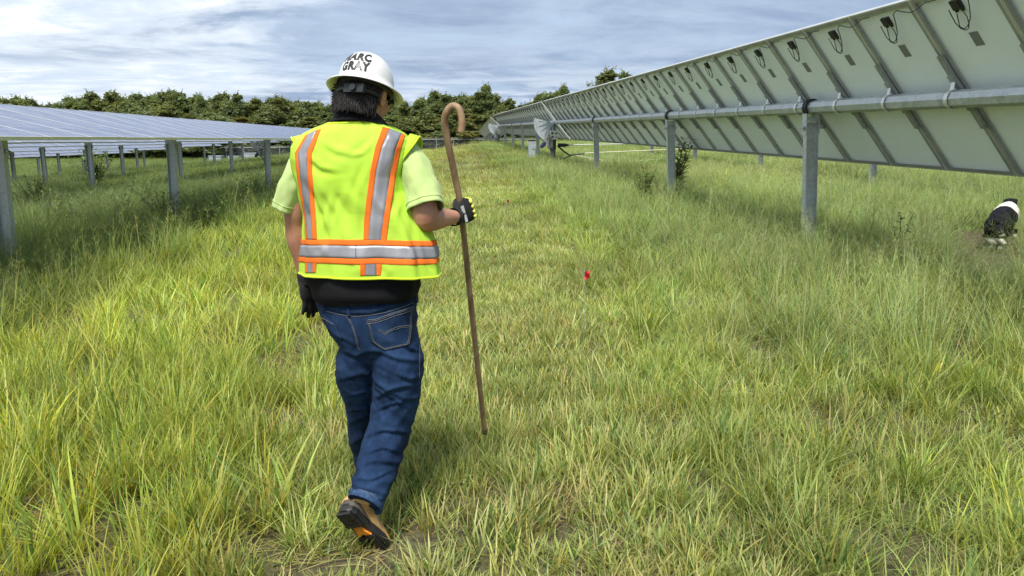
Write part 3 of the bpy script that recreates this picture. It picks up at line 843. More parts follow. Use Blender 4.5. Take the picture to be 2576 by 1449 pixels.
# ------------------------------------------------------------------ chain link fence across the far side
FY = 139.0
def fence_z(x): return gz(x, FY)
fr = empty('chain_link_fence', (10, FY, fence_z(10))); tag(fr, 'chain link fence with a pale top rail before the far trees', 'fence')
fb = fr.location.copy()
mb = MB(); mb.box((0,0,1.0), (.07,.07,2.2)); mb.tube([(0,0,2.08),(.0,-.22,2.36)], .022, 6); FP = mesh_of(mb, 'post', M['galv'])
for k in range(34):
    x = -38 + k*3.05
    share('post', FP, fr, Vector((x, FY, fence_z(x))) - fb)
mb = MB(); mb.tube([Vector((x, FY, fence_z(x)+2.09))-fb for x in np.linspace(-39, 64, 36)], .045, 6); mb.build('top_rail', M['alu'], fr)
mb = MB()
for h in (2.20, 2.28, 2.35): mb.tube([Vector((x, FY-.1-(h-2.2), fence_z(x)+h))-fb for x in np.linspace(-39, 64, 36)], .006, 4)
mb.build('barbed_wire', M['galv'], fr)
mb = MB()
for s in (-1, 1):
    for k in range(420):
        x0 = -39 + k*.25
        a = Vector((x0, FY+.04, fence_z(x0)+.05)) - fb; b = Vector((x0+s*2.0, FY+.04, fence_z(x0+s*2)+2.05)) - fb
        mb.tube([a, b], .004, 3, False)
wm = mb.build('wire_mesh', M['galv'], fr); tag(wm, kind='stuff')

# pale inverter cabinets far off between the left rows
for i, (px, Y, w, h) in enumerate(((570, 88, 1.3, .9), (655, 98, 1.8, 1.0), (612, 104, 1.3, 1.0))):
    lat = -(1118 - px) * Y / F
    o = empty('equipment_cabinet', (lat, Y, gz(lat, Y)))
    tag(o, ('pale grey cabinet, nearest of three far off between the left rows', 'wide pale cabinet beside the left sleeve, far off between the rows', 'narrow pale cabinet standing behind the other two far cabinets')[i], 'cabinet', 'far cabinets')
    mb = MB(); mb.box((0,0,h/2), (w,1.2,h)); mb.build('housing', M['grey_plate'], o)
    mb = MB(); mb.box((0,0,h+.04), (w+.12,1.32,.08)); mb.build('roof', M['grey_plate'], o)
    mb = MB(); mb.box((-w*.25,-.61,h*.55), (w*.42,.02,h*.8)); mb.build('door', M['grey_plate'], o)

# ------------------------------------------------------------------ trees: tapered trunk and limbs, crown of many leaf clumps
def leaf_mesh(name, pts, nrm_bias, size, rnd, elong=1.6, colfn=None):
    vs = []; fs = []; cols = []
    for (p, s, c) in pts:
        a = Vector((rnd.gauss(0,1), rnd.gauss(0,1), rnd.gauss(0,1)*.7 + nrm_bias)).normalized()
        t = Vector((rnd.gauss(0,1), rnd.gauss(0,1), rnd.gauss(0,1)))
        u = a.cross(t).normalized(); w = a.cross(u)
        l = size*s*elong/2; k = size*s/2
        b = len(vs)
        vs += [p - u*l, p + w*k - u*l*.1, p + u*l, p - w*k - u*l*.1]
        fs.append((b, b+1, b+2, b+3)); cols += [c]*4
    me = bpy.data.meshes.new(name); me.from_pydata([tuple(v) for v in vs], [], fs)
    at = me.attributes.new('leaf', 'FLOAT', 'POINT'); at.data.foreach_set('value', cols)
    me.update()
    return me
def make_tree_proto(seed, h, rad, leaf, pointed=0.4, trunk_h=0.25, n=2700):
    rnd = random.Random(seed)
    mb = MB()
    pts = []; x = y = 0.0
    for i in range(7):
        pts.append(Vector((x, y, h*.92*i/6))); x += rnd.uniform(-.12,.12); y += rnd.uniform(-.12,.12)
    mb.tube(pts, [.16*h/10*(1-.9*i/6)+.012 for i in range(7)], 8)
    lobes = []
    nl = 20
    for i in range(nl):
        t = trunk_h + (1-trunk_h)*(i+.5)/nl
        z = h*t
        prof = math.sin(math.pi*min(1, .12+.88*(t-trunk_h)/(1-trunk_h)*.97))**.75
        if pointed: prof *= 1 - pointed*max(0,(t-.45)/.55)
        a = i*2.4 + rnd.uniform(-.5,.5)
        r = rad*prof*rnd.uniform(.25,.85)
        c = Vector((math.cos(a)*r, math.sin(a)*r, z + rnd.uniform(-.3,.3)))
        base = pts[min(6, int(t*6*.85))]
        mb.tube([base*.9+Vector((0,0,-.0)), (base+c)/2+Vector((0,0,-.15)), c], [.05*h/10,.03*h/10,.008], 5)
        lobes.append((c, rad*rnd.uniform(.34,.56)*(.5+.5*prof), rnd.random()))
    trunk = mesh_of(mb, 'trunk', M['bark'], smooth=True)
    lp = []
    for i in range(n):
        c, r, tone = rnd.choice(lobes)
        d = Vector((rnd.gauss(0,1), rnd.gauss(0,1), rnd.gauss(0,1))).normalized()
        q = c + Vector((d.x*r, d.y*r, d.z*r*.85))*(rnd.random()**.45)
        lp.append((q, rnd.uniform(.6,1.3), min(1,max(0, tone*.55 + rnd.random()*.45))))
    # thin leader twigs that break the outline
    for k in range(44):
        c, r, tone = lobes[-1 - rnd.randrange(9)]
        a = rnd.uniform(0, 6.28); top = c + Vector((math.cos(a)*r*.7, math.sin(a)*r*.7, r*rnd.uniform(.8,1.9)))
        for j in range(16):
            t = j/15; q = c.lerp(top, t)
            lp.append((q + Vector((rnd.gauss(0,.07), rnd.gauss(0,.07), 0)), .75*(1.1-.6*t), rnd.random()))
    crown = leaf_mesh('crown', lp, .6, leaf, rnd)
    return trunk, crown
PROTO = []
for k, (h, rad, mname, pt, th_) in enumerate(((9, 2.3, 'leaf_a', .30, .06), (9, 2.1, 'leaf_b', .42, .06), (9, 1.8, 'leaf_c', .5, .05), (9, 2.6, 'leaf_b', .2, .04), (9, 2.2, 'leaf_a', .45, .04), (9, 2.4, 'leaf_c', .3, .05))):
    tr_, cr = make_tree_proto(100+k, h, rad, .25, pt, th_, n=4600)
    cr.materials.append(M[mname]); PROTO.append((tr_, cr))
TREE_LABELS = ['dull green bushy tree in the far tree line', 'olive brown tree with a thinning top in the far tree line', 'slim dark green pointed tree in the far tree line',
               'broad olive tree in the far tree line', 'dull green pointed tree in the far tree line', 'dark green rounded tree in the far tree line']
def plant_tree(k, x, y, z, s, sx=1.0, rz=0.0, label=None):
    o = empty('tree', (x, y, z), (0, 0, rz)); o.scale = (s*sx, s*sx, s)
    tag(o, label or TREE_LABELS[k], 'tree', None if label else 'trees of the far tree line, ' + ('dull green bushy', 'olive brown', 'slim dark', 'broad olive', 'dull green pointed', 'dark rounded')[k])
    share('trunk', PROTO[k][0], o); share('crown', PROTO[k][1], o)
    return o
def at_px(px, Y):
    d = CR @ Vector(((px - 1288.0)/F, 0, -1.0)); d.z = 0
    # horizontal bearing of that image column at the horizon
    d = CR @ Vector(((px - 1288.0)/F, math.tan(PITCH), -1.0))
    return d.x / d.y * Y
SKYL = [(-200,228),(0,230),(90,227),(130,242),(170,252),(215,230),(300,218),(420,222),(450,212),(500,218),(560,230),(640,233),(740,240),(800,248),(860,240),(940,242),(1010,258),(1050,234),(1100,222),(1160,230),(1200,218),(1230,216),(1290,244),(1318,250),(1340,232),(1380,218),(1420,214),(1455,251),(1475,236),(1500,201),(1530,192),(1580,192),(1620,201),(1700,208),(1800,216),(2000,221),(3000,221)]
rt = random.Random(5)
nplant = 0
for layer, (Y0, step, drop, jit_) in enumerate(((150, 2.3, .99, .10), (158, 2.5, 0.97, .08), (145.5, 1.9, .70, .20), (168, 2.8, .95, .08))):
    x = at_px(-130, Y0)
    xe = at_px(1760, Y0)
    while x < xe:
        Y = Y0 + rt.uniform(-4, 4)
        px = 1288 + F * ((x*RT.x + Y*RT.y) / (x*HD.x + Y*HD.y)) / math.cos(PITCH) * math.cos(PITCH)
        ytop = np.interp(px, [a for a, b in SKYL], [b for a, b in SKYL])
        dep = x*HD.x + Y*HD.y
        ang = math.atan2(724.5 - ytop, F) - PITCH
        ztop = CAMZ + dep*math.tan(ang)
        z0 = gz(x, Y)
        hgt = max(2.5, (ztop - z0)*drop*(1 + rt.uniform(-jit_, jit_*.7)))
        s = hgt / 10.1
        k = rt.choice((0, 1, 2, 3, 4, 5, 4, 0, 2, 5))
        sx = rt.uniform(1.45, 1.95) * (1.5 if layer == 2 else 1.0) * (9.5/max(hgt,5))**.45
        plant_tree(k, x, Y, z0, s, sx, rt.uniform(0, 6.28)); nplant += 1
        x += step * rt.uniform(.7, 1.3)

# the few trees that stand clear of the others
for px, Y, ytop, k, sx, lab in ((1226, 148, 196, 2, 1.2, 'tall pointed tree rising over the tree line right of the crook'), (1418, 147, 200, 4, 1.15, 'tree whose top just clears the right panels, left of the tallest one'),
                            (1522, 143, 158, 4, 1.7, 'tallest tree, its thin pale top showing above the right panels'), (1572, 146, 166, 0, 1.3, 'broad tree beside the tallest one, above the right panels'),
                            (300, 147, 220, 3, 1.5, 'broad round tree highest over the left panels'), (446, 148, 217, 2, 1.1, 'thin twiggy tree standing above the tree line left of the hard hat'), (512, 148, 224, 4, 1.0, 'narrow pointed tree next to the thin twiggy one, over the left panels')):
    x = at_px(px, Y); dep = x*HD.x + Y*HD.y
    ztop = CAMZ + dep*math.tan(math.atan2(724.5 - ytop, F) - PITCH); z0 = gz(x, Y); s_ = (ztop - z0)/10.1
    plant_tree(k, x, Y, z0, s_, sx, px*.7, lab)
# ------------------------------------------------------------------ person: cloth and skin materials
def cloth(name, lo, hi, weave=900, bs=0.25, nscale=5, rough=0.85, sheen=0.15):
    m = MAT(name)
    m.set(Base_Color=m.mix(m.ramp(m.noise(nscale, 6, 0.65), 0.3, 0.7), lo, hi), Roughness=rough)
    m.b.inputs['Specular IOR Level'].default_value = 0.2
    m.b.inputs['Sheen Weight'].default_value = sheen
    m.bump(m.math('ADD', m.math('MULTIPLY', m.noise(weave, 2), 0.4), m.math('MULTIPLY', m.noise(26, 4, 0.6), 1.0)), bs, 0.004)
    return m.m
m = MAT('lime_mesh_fabric')
v = m.n('ShaderNodeTexVoronoi'); v.inputs['Scale'].default_value = 230; m.put(v.inputs['Vector'], m.mapped((1, 1, 1.3)))
holes = m.ramp(v.outputs['Distance'], 0.1, 0.5)
c = m.mix(m.ramp(m.noise(3, 4), 0.3, 0.7), (0.42, 0.66, 0.050), (0.48, 0.72, 0.080))
m.set(Base_Color=m.mix(m.math('MULTIPLY', holes, 0.25), c, (0.34, 0.58, 0.03)), Roughness=0.75)
m.b.inputs['Specular IOR Level'].default_value = 0.2
m.bump(m.math('ADD', m.math('MULTIPLY', holes, -0.5), m.math('MULTIPLY', m.noise(11, 3, 0.5), 0.9)), 0.16, 0.004)
M['lime'] = m.m
M['lime_trim'] = cloth('lime_binding', (0.50, 0.69, 0.02), (0.56, 0.74, 0.03), 700, 0.15)
M['orange'] = cloth('orange_tape', (0.74, 0.145, 0.018), (0.82, 0.18, 0.024), 700, 0.15, sheen=0)
m = MAT('silver_reflective_tape')
wv = m.n('ShaderNodeTexNoise'); wv.inputs['Scale'].default_value = 14; wv.inputs['Detail'].default_value = 5; m.put(wv.inputs['Vector'], m.mapped((1, 1, 0.5)))
m.set(Base_Color=m.mix(m.ramp(wv.outputs['Fac'], 0.3, 0.7), (0.235, 0.24, 0.265), (0.33, 0.335, 0.36)), Roughness=0.42, Metallic=0.25)
m.bump(wv.outputs['Fac'], 0.25, 0.004)
M['silver'] = m.m
M['tee'] = cloth('pale_lime_cotton', (0.42, 0.55, 0.20), (0.49, 0.62, 0.25), 800, 0.3)
M['black_cloth'] = cloth('black_cotton', (0.0045, 0.0045, 0.0055), (0.009, 0.009, 0.011), 800, 0.35, sheen=0.0)
m = MAT('denim')
fade = m.ramp(m.noise(5.2, 7, 0.68, m.mapped((1, 1, 0.8))), 0.36, 0.66)
tw = m.noise(420, 2, 0.6, m.mapped((1, 1, 0.25)))
slub = m.noise(60, 4, 0.7, m.mapped((2.5, 2.5, 0.35)))
c = m.mix(fade, (0.0055, 0.0150, 0.044), (0.020, 0.048, 0.115))
c = m.mix(m.math('MULTIPLY', m.ramp(slub, 0.5, 0.8), 0.45), c, (0.036, 0.072, 0.145))
m.set(Base_Color=c, Roughness=0.88)
m.b.inputs['Specular IOR Level'].default_value = 0.15
m.bump(m.math('ADD', m.math('MULTIPLY', tw, 0.35), m.math('MULTIPLY', slub, 0.7)), 0.35, 0.004)
M['denim'] = m.m
M['denim_hem'] = cloth('worn_denim_edge', (0.012, 0.035, 0.095), (0.05, 0.095, 0.18), 300, 0.4, 90, sheen=0)
M['thread'] = simple('pale_thread', (0.15, 0.145, 0.13), 0.8, 0, 0.35, 120)
m = MAT('skin')
c = m.mix(m.ramp(m.noise(14, 5, 0.65), 0.3, 0.7), (0.42, 0.20, 0.125), (0.52, 0.26, 0.17))
m.set(Base_Color=m.mix(m.ramp(m.noise(90, 3), 0.55, 0.75), c, (0.42, 0.18, 0.11)), Roughness=0.52, Subsurface_Weight=0.12, Subsurface_Scale=0.01)
m.b.inputs['Subsurface Radius'].default_value = (1.0, 0.35, 0.2)
m.bump(m.noise(160, 3), 0.12, 0.002)
M['skin'] = m.m
m = MAT('hair')
m.set(Base_Color=m.mix(m.ramp(m.noise(30, 4, 0.6, m.mapped((4, 4, 0.6))), 0.35, 0.7), (0.006, 0.004, 0.0035), (0.020, 0.012, 0.009)), Roughness=0.5)
M['hair'] = m.m
M['glove'] = cloth('black_knit', (0.010, 0.010, 0.011), (0.022, 0.022, 0.024), 500, 0.5, 30, sheen=0.05)
M['glove_pad'] = simple('yellow_rubber', (0.74, 0.74, 0.10), 0.5, 0, 0.06)
M['glove_print'] = simple('pale_print', (0.55, 0.55, 0.53), 0.5, 0, 0.1)
m = MAT('hat_shell')
sc = m.ramp(m.noise(9, 6, 0.7), 0.62, 0.72)
m.set(Base_Color=m.mix(m.math('MULTIPLY', sc, 0.40), (0.72, 0.72, 0.69), (0.45, 0.42, 0.36)), Roughness=0.26, Coat_Weight=0.2, Coat_Roughness=0.2)
M['hat'] = m.m
M['hat_print'] = simple('black_vinyl', (0.018, 0.018, 0.018), 0.4, 0, 0.2)
M['leather'] = simple('tan_nubuck', (0.68, 0.39, 0.15), 0.8, 0, 0.22, 14, 0.35, 90)
M['sole'] = simple('black_rubber', (0.012, 0.012, 0.012), 0.55, 0, 0.5, 30, 0.4, 60)
M['heel_counter'] = simple('muddy_rubber', (0.075, 0.066, 0.056), 0.7, 0, 0.35, 22, 0.4, 60)
M['shank'] = simple('orange_rubber', (0.62, 0.21, 0.02), 0.6, 0, 0.15, 20)
M['wood'] = None
m = MAT('weathered_wood')
gr = m.noise(26, 6, 0.65, m.mapped((1, 1, 0.06)), 0.6)
c = m.mix(m.ramp(gr, 0.3, 0.7), (0.20, 0.120, 0.066), (0.40, 0.27, 0.16))
m.set(Base_Color=m.mix(m.ramp(m.noise(5, 5, 0.7), 0.5, 0.75), c, (0.205, 0.100, 0.052)), Roughness=0.6)
m.bump(gr, 0.3, 0.003)
M['wood'] = m.m

D0 = 2.84
BASE = W(905, 724.5, D0); BASE.z = 0.0
person = empty('person', BASE)
tag(person, 'person seen from behind in hard hat, lime vest and jeans, walking with a wooden crook', 'person')
PYAW = math.radians(-17)           # turned to the right of the line of sight
def P(px, py, v): return W(px, py, D0 + v) - BASE        # person space (same axes as the world)
def pxm(px, py, v): return (W(px + 1, py, D0 + v) - W(px, py, D0 + v)).length
LOS = math.atan2(BASE.x, BASE.y)                          # bearing of the line of sight to the person
def frame(yaw):
    a = -LOS + yaw
    f = Vector((-math.sin(a), math.cos(a), 0)); r = Vector((math.cos(a), math.sin(a), 0))
    return r, f
def ellipse_ring(c, r, f, a, b, n, e=2.4):
    out = []
    for j in range(n):
        t = 2*math.pi*j/n; ct, st = math.cos(t), math.sin(t)
        out.append(c + r*(a*math.copysign(abs(ct)**(2/e), ct)) + f*(b*math.copysign(abs(st)**(2/e), st)))
    return out
def torso_ring(py, xl, xr, b, v, yaw, n, e=2.4, grow=0.0):
    h = (xr - xl)/2*pxm((xl+xr)/2, py, v)
    r, f = frame(yaw)
    sy, cyw = math.sin(yaw), math.cos(yaw)
    a = math.sqrt(max(h*h - (b*sy)**2, 0.0004))/cyw
    c = P((xl+xr)/2, py, v); r0 = frame(0.0)[0]
    for _ in range(3):              # widen or narrow until the ring really spans that width
        ring = ellipse_ring(c, r, f, a, b, n, e); a *= h/max((p - c).dot(r0) for p in ring)
    return ellipse_ring(c, r, f, a + grow, b + grow, n, e)
def limb(mb, tbl, n=18, seg=5):
    """tbl rows: px, py, v, half width m, half depth m; smooth tapered limb through them."""
    t = np.array(tbl, float); k = len(t)
    pts = []; rad = []
    for i in range(k - 1):
        p0 = t[max(i-1,0)]; p1 = t[i]; p2 = t[i+1]; p3 = t[min(i+2,k-1)]
        for s in range(seg):
            u = s/seg
            q = 0.5*((2*p1) + (-p0+p2)*u + (2*p0-5*p1+4*p2-p3)*u*u + (-p0+3*p1-3*p2+p3)*u**3)
            pts.append(q)
    pts.append(t[-1])
    C = [P(q[0], q[1], q[2]) for q in pts]
    r, f = frame(PYAW)
    rings = []
    for i, q in enumerate(pts):
        d = (C[min(i+1,len(C)-1)] - C[max(i-1,0)]).normalized()
        u = (r - d*r.dot(d)).normalized(); w = d.cross(u)
        rings.append([C[i] + u*(q[3]*math.cos(2*math.pi*j/n)) + w*(q[4]*math.sin(2*math.pi*j/n)) for j in range(n)])
    mb.loft(rings)
    return C

# limbs shared by body, sleeves and trousers (px, py, v, half width, half depth)
ARM_R = [(1026,400,.02,.044,.048),(1052,455,-.015,.047,.050),(1066,520,-.05,.050,.054),(1068,549,-.05,.050,.050),(1098,549,.03,.046,.044),(1126,547,.11,.036,.033),(1147,546,.17,.029,.026)]
ARM_L = [(778,392,.05,.044,.048),(757,455,.065,.045,.050),(748,520,.07,.048,.056),(748,560,.085,.046,.052),(752,600,.095,.047,.050),(762,650,.11,.038,.040),(769,690,.12,.029,.031)]
LEG_R = [(1000,880,.00,.118,.125),(1002,930,.00,.098,.112),(1001,985,.02,.084,.092),(990,1050,.03,.074,.080),(965,1130,-.04,.066,.074),(940,1200,-.13,.055,.060),(925,1245,-.19,.048,.050)]
LEG_L = [(900,880,.03,.118,.125),(906,930,.07,.100,.112),(916,1000,.15,.084,.092),(920,1060,.22,.074,.080),(925,1130,.32,.066,.074),(930,1185,.40,.052,.060),(930,1205,.42,.045,.050)]

# ---- body: one continuous skin
head_yaw = math.radians(-36)
HR, HF = frame(head_yaw)
HU = (UP*math.cos(math.radians(14)) + HF*math.sin(math.radians(14))).normalized()      # head bowed forwards
HU = (HU + HR*0.10).normalized()
HF = (HF - HU*HF.dot(HU)).normalized(); HR = HF.cross(HU).normalized()
HC = P(921, 228, .02)
def H(r, f, u): return HC + HR*r + HF*f + HU*u
HM = Matrix((HR, HF, HU)).transposed()
mb = MB()
mb.ball(H(0,-.010,.015), (.078,.092,.095), 20, 14, HM)
mb.ball(H(0,.030,-.045), (.066,.072,.085), 20, 14, HM)
mb.ball(H(0,.055,-.100), (.042,.040,.032), 14, 10, HM)
mb.tube([H(0,.092,-.005), H(0,.112,-.035), H(0,.108,-.048)], [.012,.016,.014], 8)
mb.ball(H(0,.094,-.080), (.026,.012,.010), 10, 8, HM)
for s in (-1, 1):
    mb.ball(H(s*.079,.000,-.025), (.010,.020,.032), 12, 10, HM)
    mb.tube([H(s*.082,-.012,-.05), H(s*.088,-.018,-.02), H(s*.087,-.010,.004), H(s*.083,.010,.006)], [.006,.007,.007,.005], 8)
    mb.ball(H(s*.050,.062,-.045), (.020,.020,.020), 10, 8, HM)
mb.tube([H(0,-.02,-.04), P(905,285,.03), P(902,315,.02)], [.064,.064,.075], 18)
rings = [torso_ring(y, xl+8, xr-14, b-.02, v, PYAW, 28) for y, xl, xr, b, v in ((318,840,950,.060,.02),(335,790,1000,.085,.02),(360,765,1024,.105,.02),(400,760,1020,.125,.02),(480,768,1030,.14,.02),(600,780,1044,.14,.02),(700,786,1050,.14,.02),(800,826,1040,.12,.02),(870,862,1040,.10,.02))]
mb.loft(rings)
limb(mb, [(940,352,-.01,.055,.06)] + ARM_R); limb(mb, [(840,352,.03,.055,.06)] + ARM_L)
def thin(t, k): return [(a, b, c, d*k, e*k) for a, b, c, d, e in t]
limb(mb, thin(LEG_R, .66)); limb(mb, thin(LEG_L, .66))
# hands: palm plus four unequal fingers and a thumb that leaves the side of the palm
def hand(mb, wrist, e1, e2, curl, thumb, k=1.0, size=1.0, palm_t=.016, spread=.10):
    """e1 towards the knuckles, e2 from index to little finger; curl: three bends in degrees per finger."""
    e1 = e1.normalized(); e2 = (e2 - e1*e2.dot(e1)).normalized(); e3 = e1.cross(e2)       # e3: palm side
    S = size
    rings = []
    for t, hw, th in ((0,.026,.020),(.025,.032,.020),(.055,.041,.019),(.085,.043,.017),(.100,.040,.013)):
        c = wrist + e1*(t*S)
        rings.append([c + e2*(hw*S*k*math.cos(a)) + e3*(th*S*k*math.sin(a)) for a in [2*math.pi*j/16 for j in range(16)]])
    mb.loft(rings)
    tips = []
    for i, (off, L, r) in enumerate(((-.031,.088,.0098),(-.010,.097,.0102),(.011,.090,.0098),(.031,.070,.0086))):
        p = wrist + e1*(.092*S) + e2*(off*S)
        cs = curl[i]; ang = 0.0; pts = [p - e1*.02*S]; d0 = (e1 + e2*(off*spread/.03)).normalized()
        pts.append(p)
        for b, seg in zip(cs, (.45,.31,.24)):
            ang += math.radians(b)
            d = d0*math.cos(ang) + e3*math.sin(ang)
            p = p + d*(L*seg*S); pts.append(p)
        rr = [r*1.05*k*S, r*1.08*k*S, r*1.02*k*S, r*.95*k*S, r*.72*k*S]
        mb.tube(pts, rr, 10)
        mb.ball(pts[-1], r*.74*k*S, 10, 8)
        for q, rq in zip(pts[1:4], rr[1:4]): mb.ball(q, rq*1.05, 10, 8)
        tips.append(pts)
    pts = [wrist + e1*(.018*S) - e2*(.020*S)]
    for a, b, c in thumb: pts.append(pts[-1] + (e1*a + e2*b + e3*c)*S)
    mb.tube(pts, [.015*k*S, .0145*k*S, .0125*k*S, .0085*k*S][:len(pts)], 10)
    mb.ball(pts[-1], .0088*k*S, 10, 8); mb.ball(pts[-2], .0128*k*S, 10, 8)
    return tips, (e1, e2, e3)
VR, VF = frame(0.0)
# right hand closed round the crook; left hand hanging
RW = P(1146, 546, .17)
R1 = VR*.72 + UP*.28 + VF*.62; R2 = VR*.30 - UP*.93 + VF*.12
RCURL = [(62,78,40),(66,80,42),(70,80,42),(74,80,40)]
RTH = [(.030,-.012,.026),(.030,-.006,.022),(.026,.008,.014)]
LW = P(769, 690, .12)
L1 = VR*.16 - UP*1.0 + VF*.02; L2 = -VR*.75 - VF*.62
LCURL = [(14,16,10),(10,14,10),(8,14,10),(10,16,12)]
LTH = [(.030,-.022,.012),(.032,-.010,.012),(.024,-.002,.006)]
hand(mb, RW, R1, R2, RCURL, RTH, .80); hand(mb, LW, L1, L2, LCURL, LTH, .80)
bm_ = remesh(mb, .0058, 5, .5)
body = link('body', bm_, M['skin'], person, True)

# ---- t-shirt: body under the vest and two loose sleeves, open hems
def open_sleeve(mb, pts_px, n=40):
    """Rings given as centre px, v, half width, half depth and axis; open tube with an inner wall."""
    pass
def sleeve(name, tbl, seed, parent):
    t = np.array(tbl, float)
    n = 48; m_ = 34; outer = []
    r, f = frame(PYAW)
    C = []; Rr = []
    for i in range(m_):
        u = i/(m_-1)*(len(t)-1); k = min(int(u), len(t)-2); w = u-k
        q = t[k]*(1-w) + t[k+1]*w
        C.append(P(q[0], q[1], q[2])); Rr.append((q[3], q[4]))
    for i in range(m_):
        d = (C[min(i+1,m_-1)] - C[max(i-1,0)]).normalized()
        u = (r - d*r.dot(d)).normalized(); w = d.cross(u)
        s = i/(m_-1); ring = []
        for j in range(n):
            a = 2*math.pi*j/n
            base = C[i] + u*(Rr[i][0]*math.cos(a)) + w*(Rr[i][1]*math.sin(a))
            nr = (u*math.cos(a) + w*math.sin(a))
            nv = noise.noise(Vector((math.cos(a)*1.7+seed, math.sin(a)*1.7, s*2.2))) * .009*(.3+s) + .0035*math.sin(a*3+seed+s*4)*s + noise.noise(Vector((math.cos(a)*4+seed, math.sin(a)*4, s*7)))*.0035
            ring.append(base + nr*nv)
        outer.append(ring)
    mb = MB()
    inner = [[p.lerp(C[i], .05) for p in outer[i]] for i in range(m_-1, 4, -1)]
    mb.loft(outer + inner, False)
    o = mb.build(name, M['tee'], parent, True)
    # stitched hem line
    mb2 = MB()
    for q in (m_-4,):
        ring = [p + (p - C[q]).normalized()*.0012 for p in outer[q]]
        mb2.tube(ring + [ring[0]], .0012, 4, False)
    mb2.build('hem_stitch', M['tee'], o)
    return o
shirt = MB()
rings = [torso_ring(y, xl, xr, b, .02, PYAW, 40) for y, xl, xr, b in ((318,852,940,.050),(337,800,988,.074),(360,764,1006,.095),(400,760,1008,.112),(480,776,1012,.125),(620,790,1030,.128))]
shirt.loft(rings)
tee = shirt.build('t_shirt', M['tee'], person, True)
sleeve('sleeve', [(1018,380,.03,.050,.058),(1043,422,.00,.060,.068),(1060,475,-.035,.066,.074),(1072,526,-.065,.070,.080)], 1.3, tee)
sleeve('sleeve', [(785,378,.05,.050,.060),(764,418,.055,.056,.070),(744,470,.065,.060,.078),(728,526,.075,.059,.080)], 4.1, tee)

# ---- black shirt: hem below the vest and collar above it
mb = MB(); n = 64
tbl = [(640,772,1050,.150),(680,768,1051,.154),(695,770,1051,.158),(710,777,1052,.162),(722,785,1053,.165)]
rings = []
for i, (y, xl, xr, b) in enumerate(tbl):
    ring = torso_ring(y, xl, xr, b, .02, PYAW, n, 2.5)
    rings.append([p + (p - sum(ring, Vector())/n).normalized()*(noise.noise(Vector((p.x*10, p.y*10, p.z*6)))*.014) for p in ring])
last = torso_ring(733, 790, 1053, .166, .02, PYAW, n, 2.5)
cl = sum(last, Vector())/n
last = [p + Vector((0,0,-.010 + .006*math.sin(j*.4) + (-.012 if 30 < j < 62 else 0)*math.sin(math.pi*max(0,min(1,(j-30)/32))))) for j, p in enumerate(last)]
rings.append(last)
rings.append([p.lerp(cl, .03) for p in last]); rings.append([p.lerp(cl, .05) + Vector((0,0,.02)) for p in last])
mb.loft(rings, False)
polo = mb.build('black_shirt', M['black_cloth'], person, True)
mb = MB()
def nring(cx_, cy_, v, a, b, tiltv=0, n=40, lift=0):
    r, f = frame(PYAW*.6); c = P(cx_, cy_, v)
    return [c + r*(a*math.cos(2*math.pi*j/n)) + f*(b*math.sin(2*math.pi*j/n)) + UP*(-math.sin(2*math.pi*j/n)*tiltv + lift*math.cos(2*math.pi*j/n)) for j in range(n)]
mb.loft([nring(904,322,.02,.118,.112,.028,lift=-.005), nring(902,306,.02,.098,.096,.028), nring(900,292,.022,.081,.082,.026), nring(900,283,.022,.076,.077,.026), nring(900,281,.022,.070,.072,.026), nring(902,300,.022,.066,.066,.02)], False)
mb.build('collar', M['black_cloth'], polo, True)

def px_of(A):
    # where points of the person land in the photo's 2576 px copy: a tape measure for placing creases
    w = (A + np.array(BASE) - np.array(CAM)) @ np.array(CR); return np.stack([1288 + F*w[:,0]/-w[:,2], 724.5 + F*w[:,1]/w[:,2]], 1)
def crease(A, Nn, folds, amp, sig):
    px = px_of(A); facing = np.clip(-(Nn @ np.array(ray(930, 900)))*2.5, 0, 1); out = np.zeros(len(A)); rr_ = random.Random(3)
    for q in folds:
        q = np.array(q, float); t = np.linspace(0, 1, 24); s = np.linspace(0, 1, len(q))
        L = np.stack([np.interp(t, s, q[:,0]), np.interp(t, s, q[:,1])], 1)
        d2 = ((px[:, None, :] - L[None])**2).sum(2); k = d2.argmin(1); d = np.sqrt(d2[np.arange(len(px)), k])
        tt = np.clip(k/23, 0, 1); fade = np.sin(np.pi*np.clip(tt*.9+.05, 0, 1))
        T_ = np.gradient(L, axis=0)[k]; e_ = px - L[k]
        sg = np.sign(T_[:,0]*e_[:,1] - T_[:,1]*e_[:,0]); a = amp*rr_.uniform(.7, 1.25); w = sig*rr_.uniform(.8, 1.3)
        out += facing*fade*a*(np.exp(-(d/w)**2) - .75*np.exp(-((d*sg - w*1.5)/(w*.9))**2))
    return out
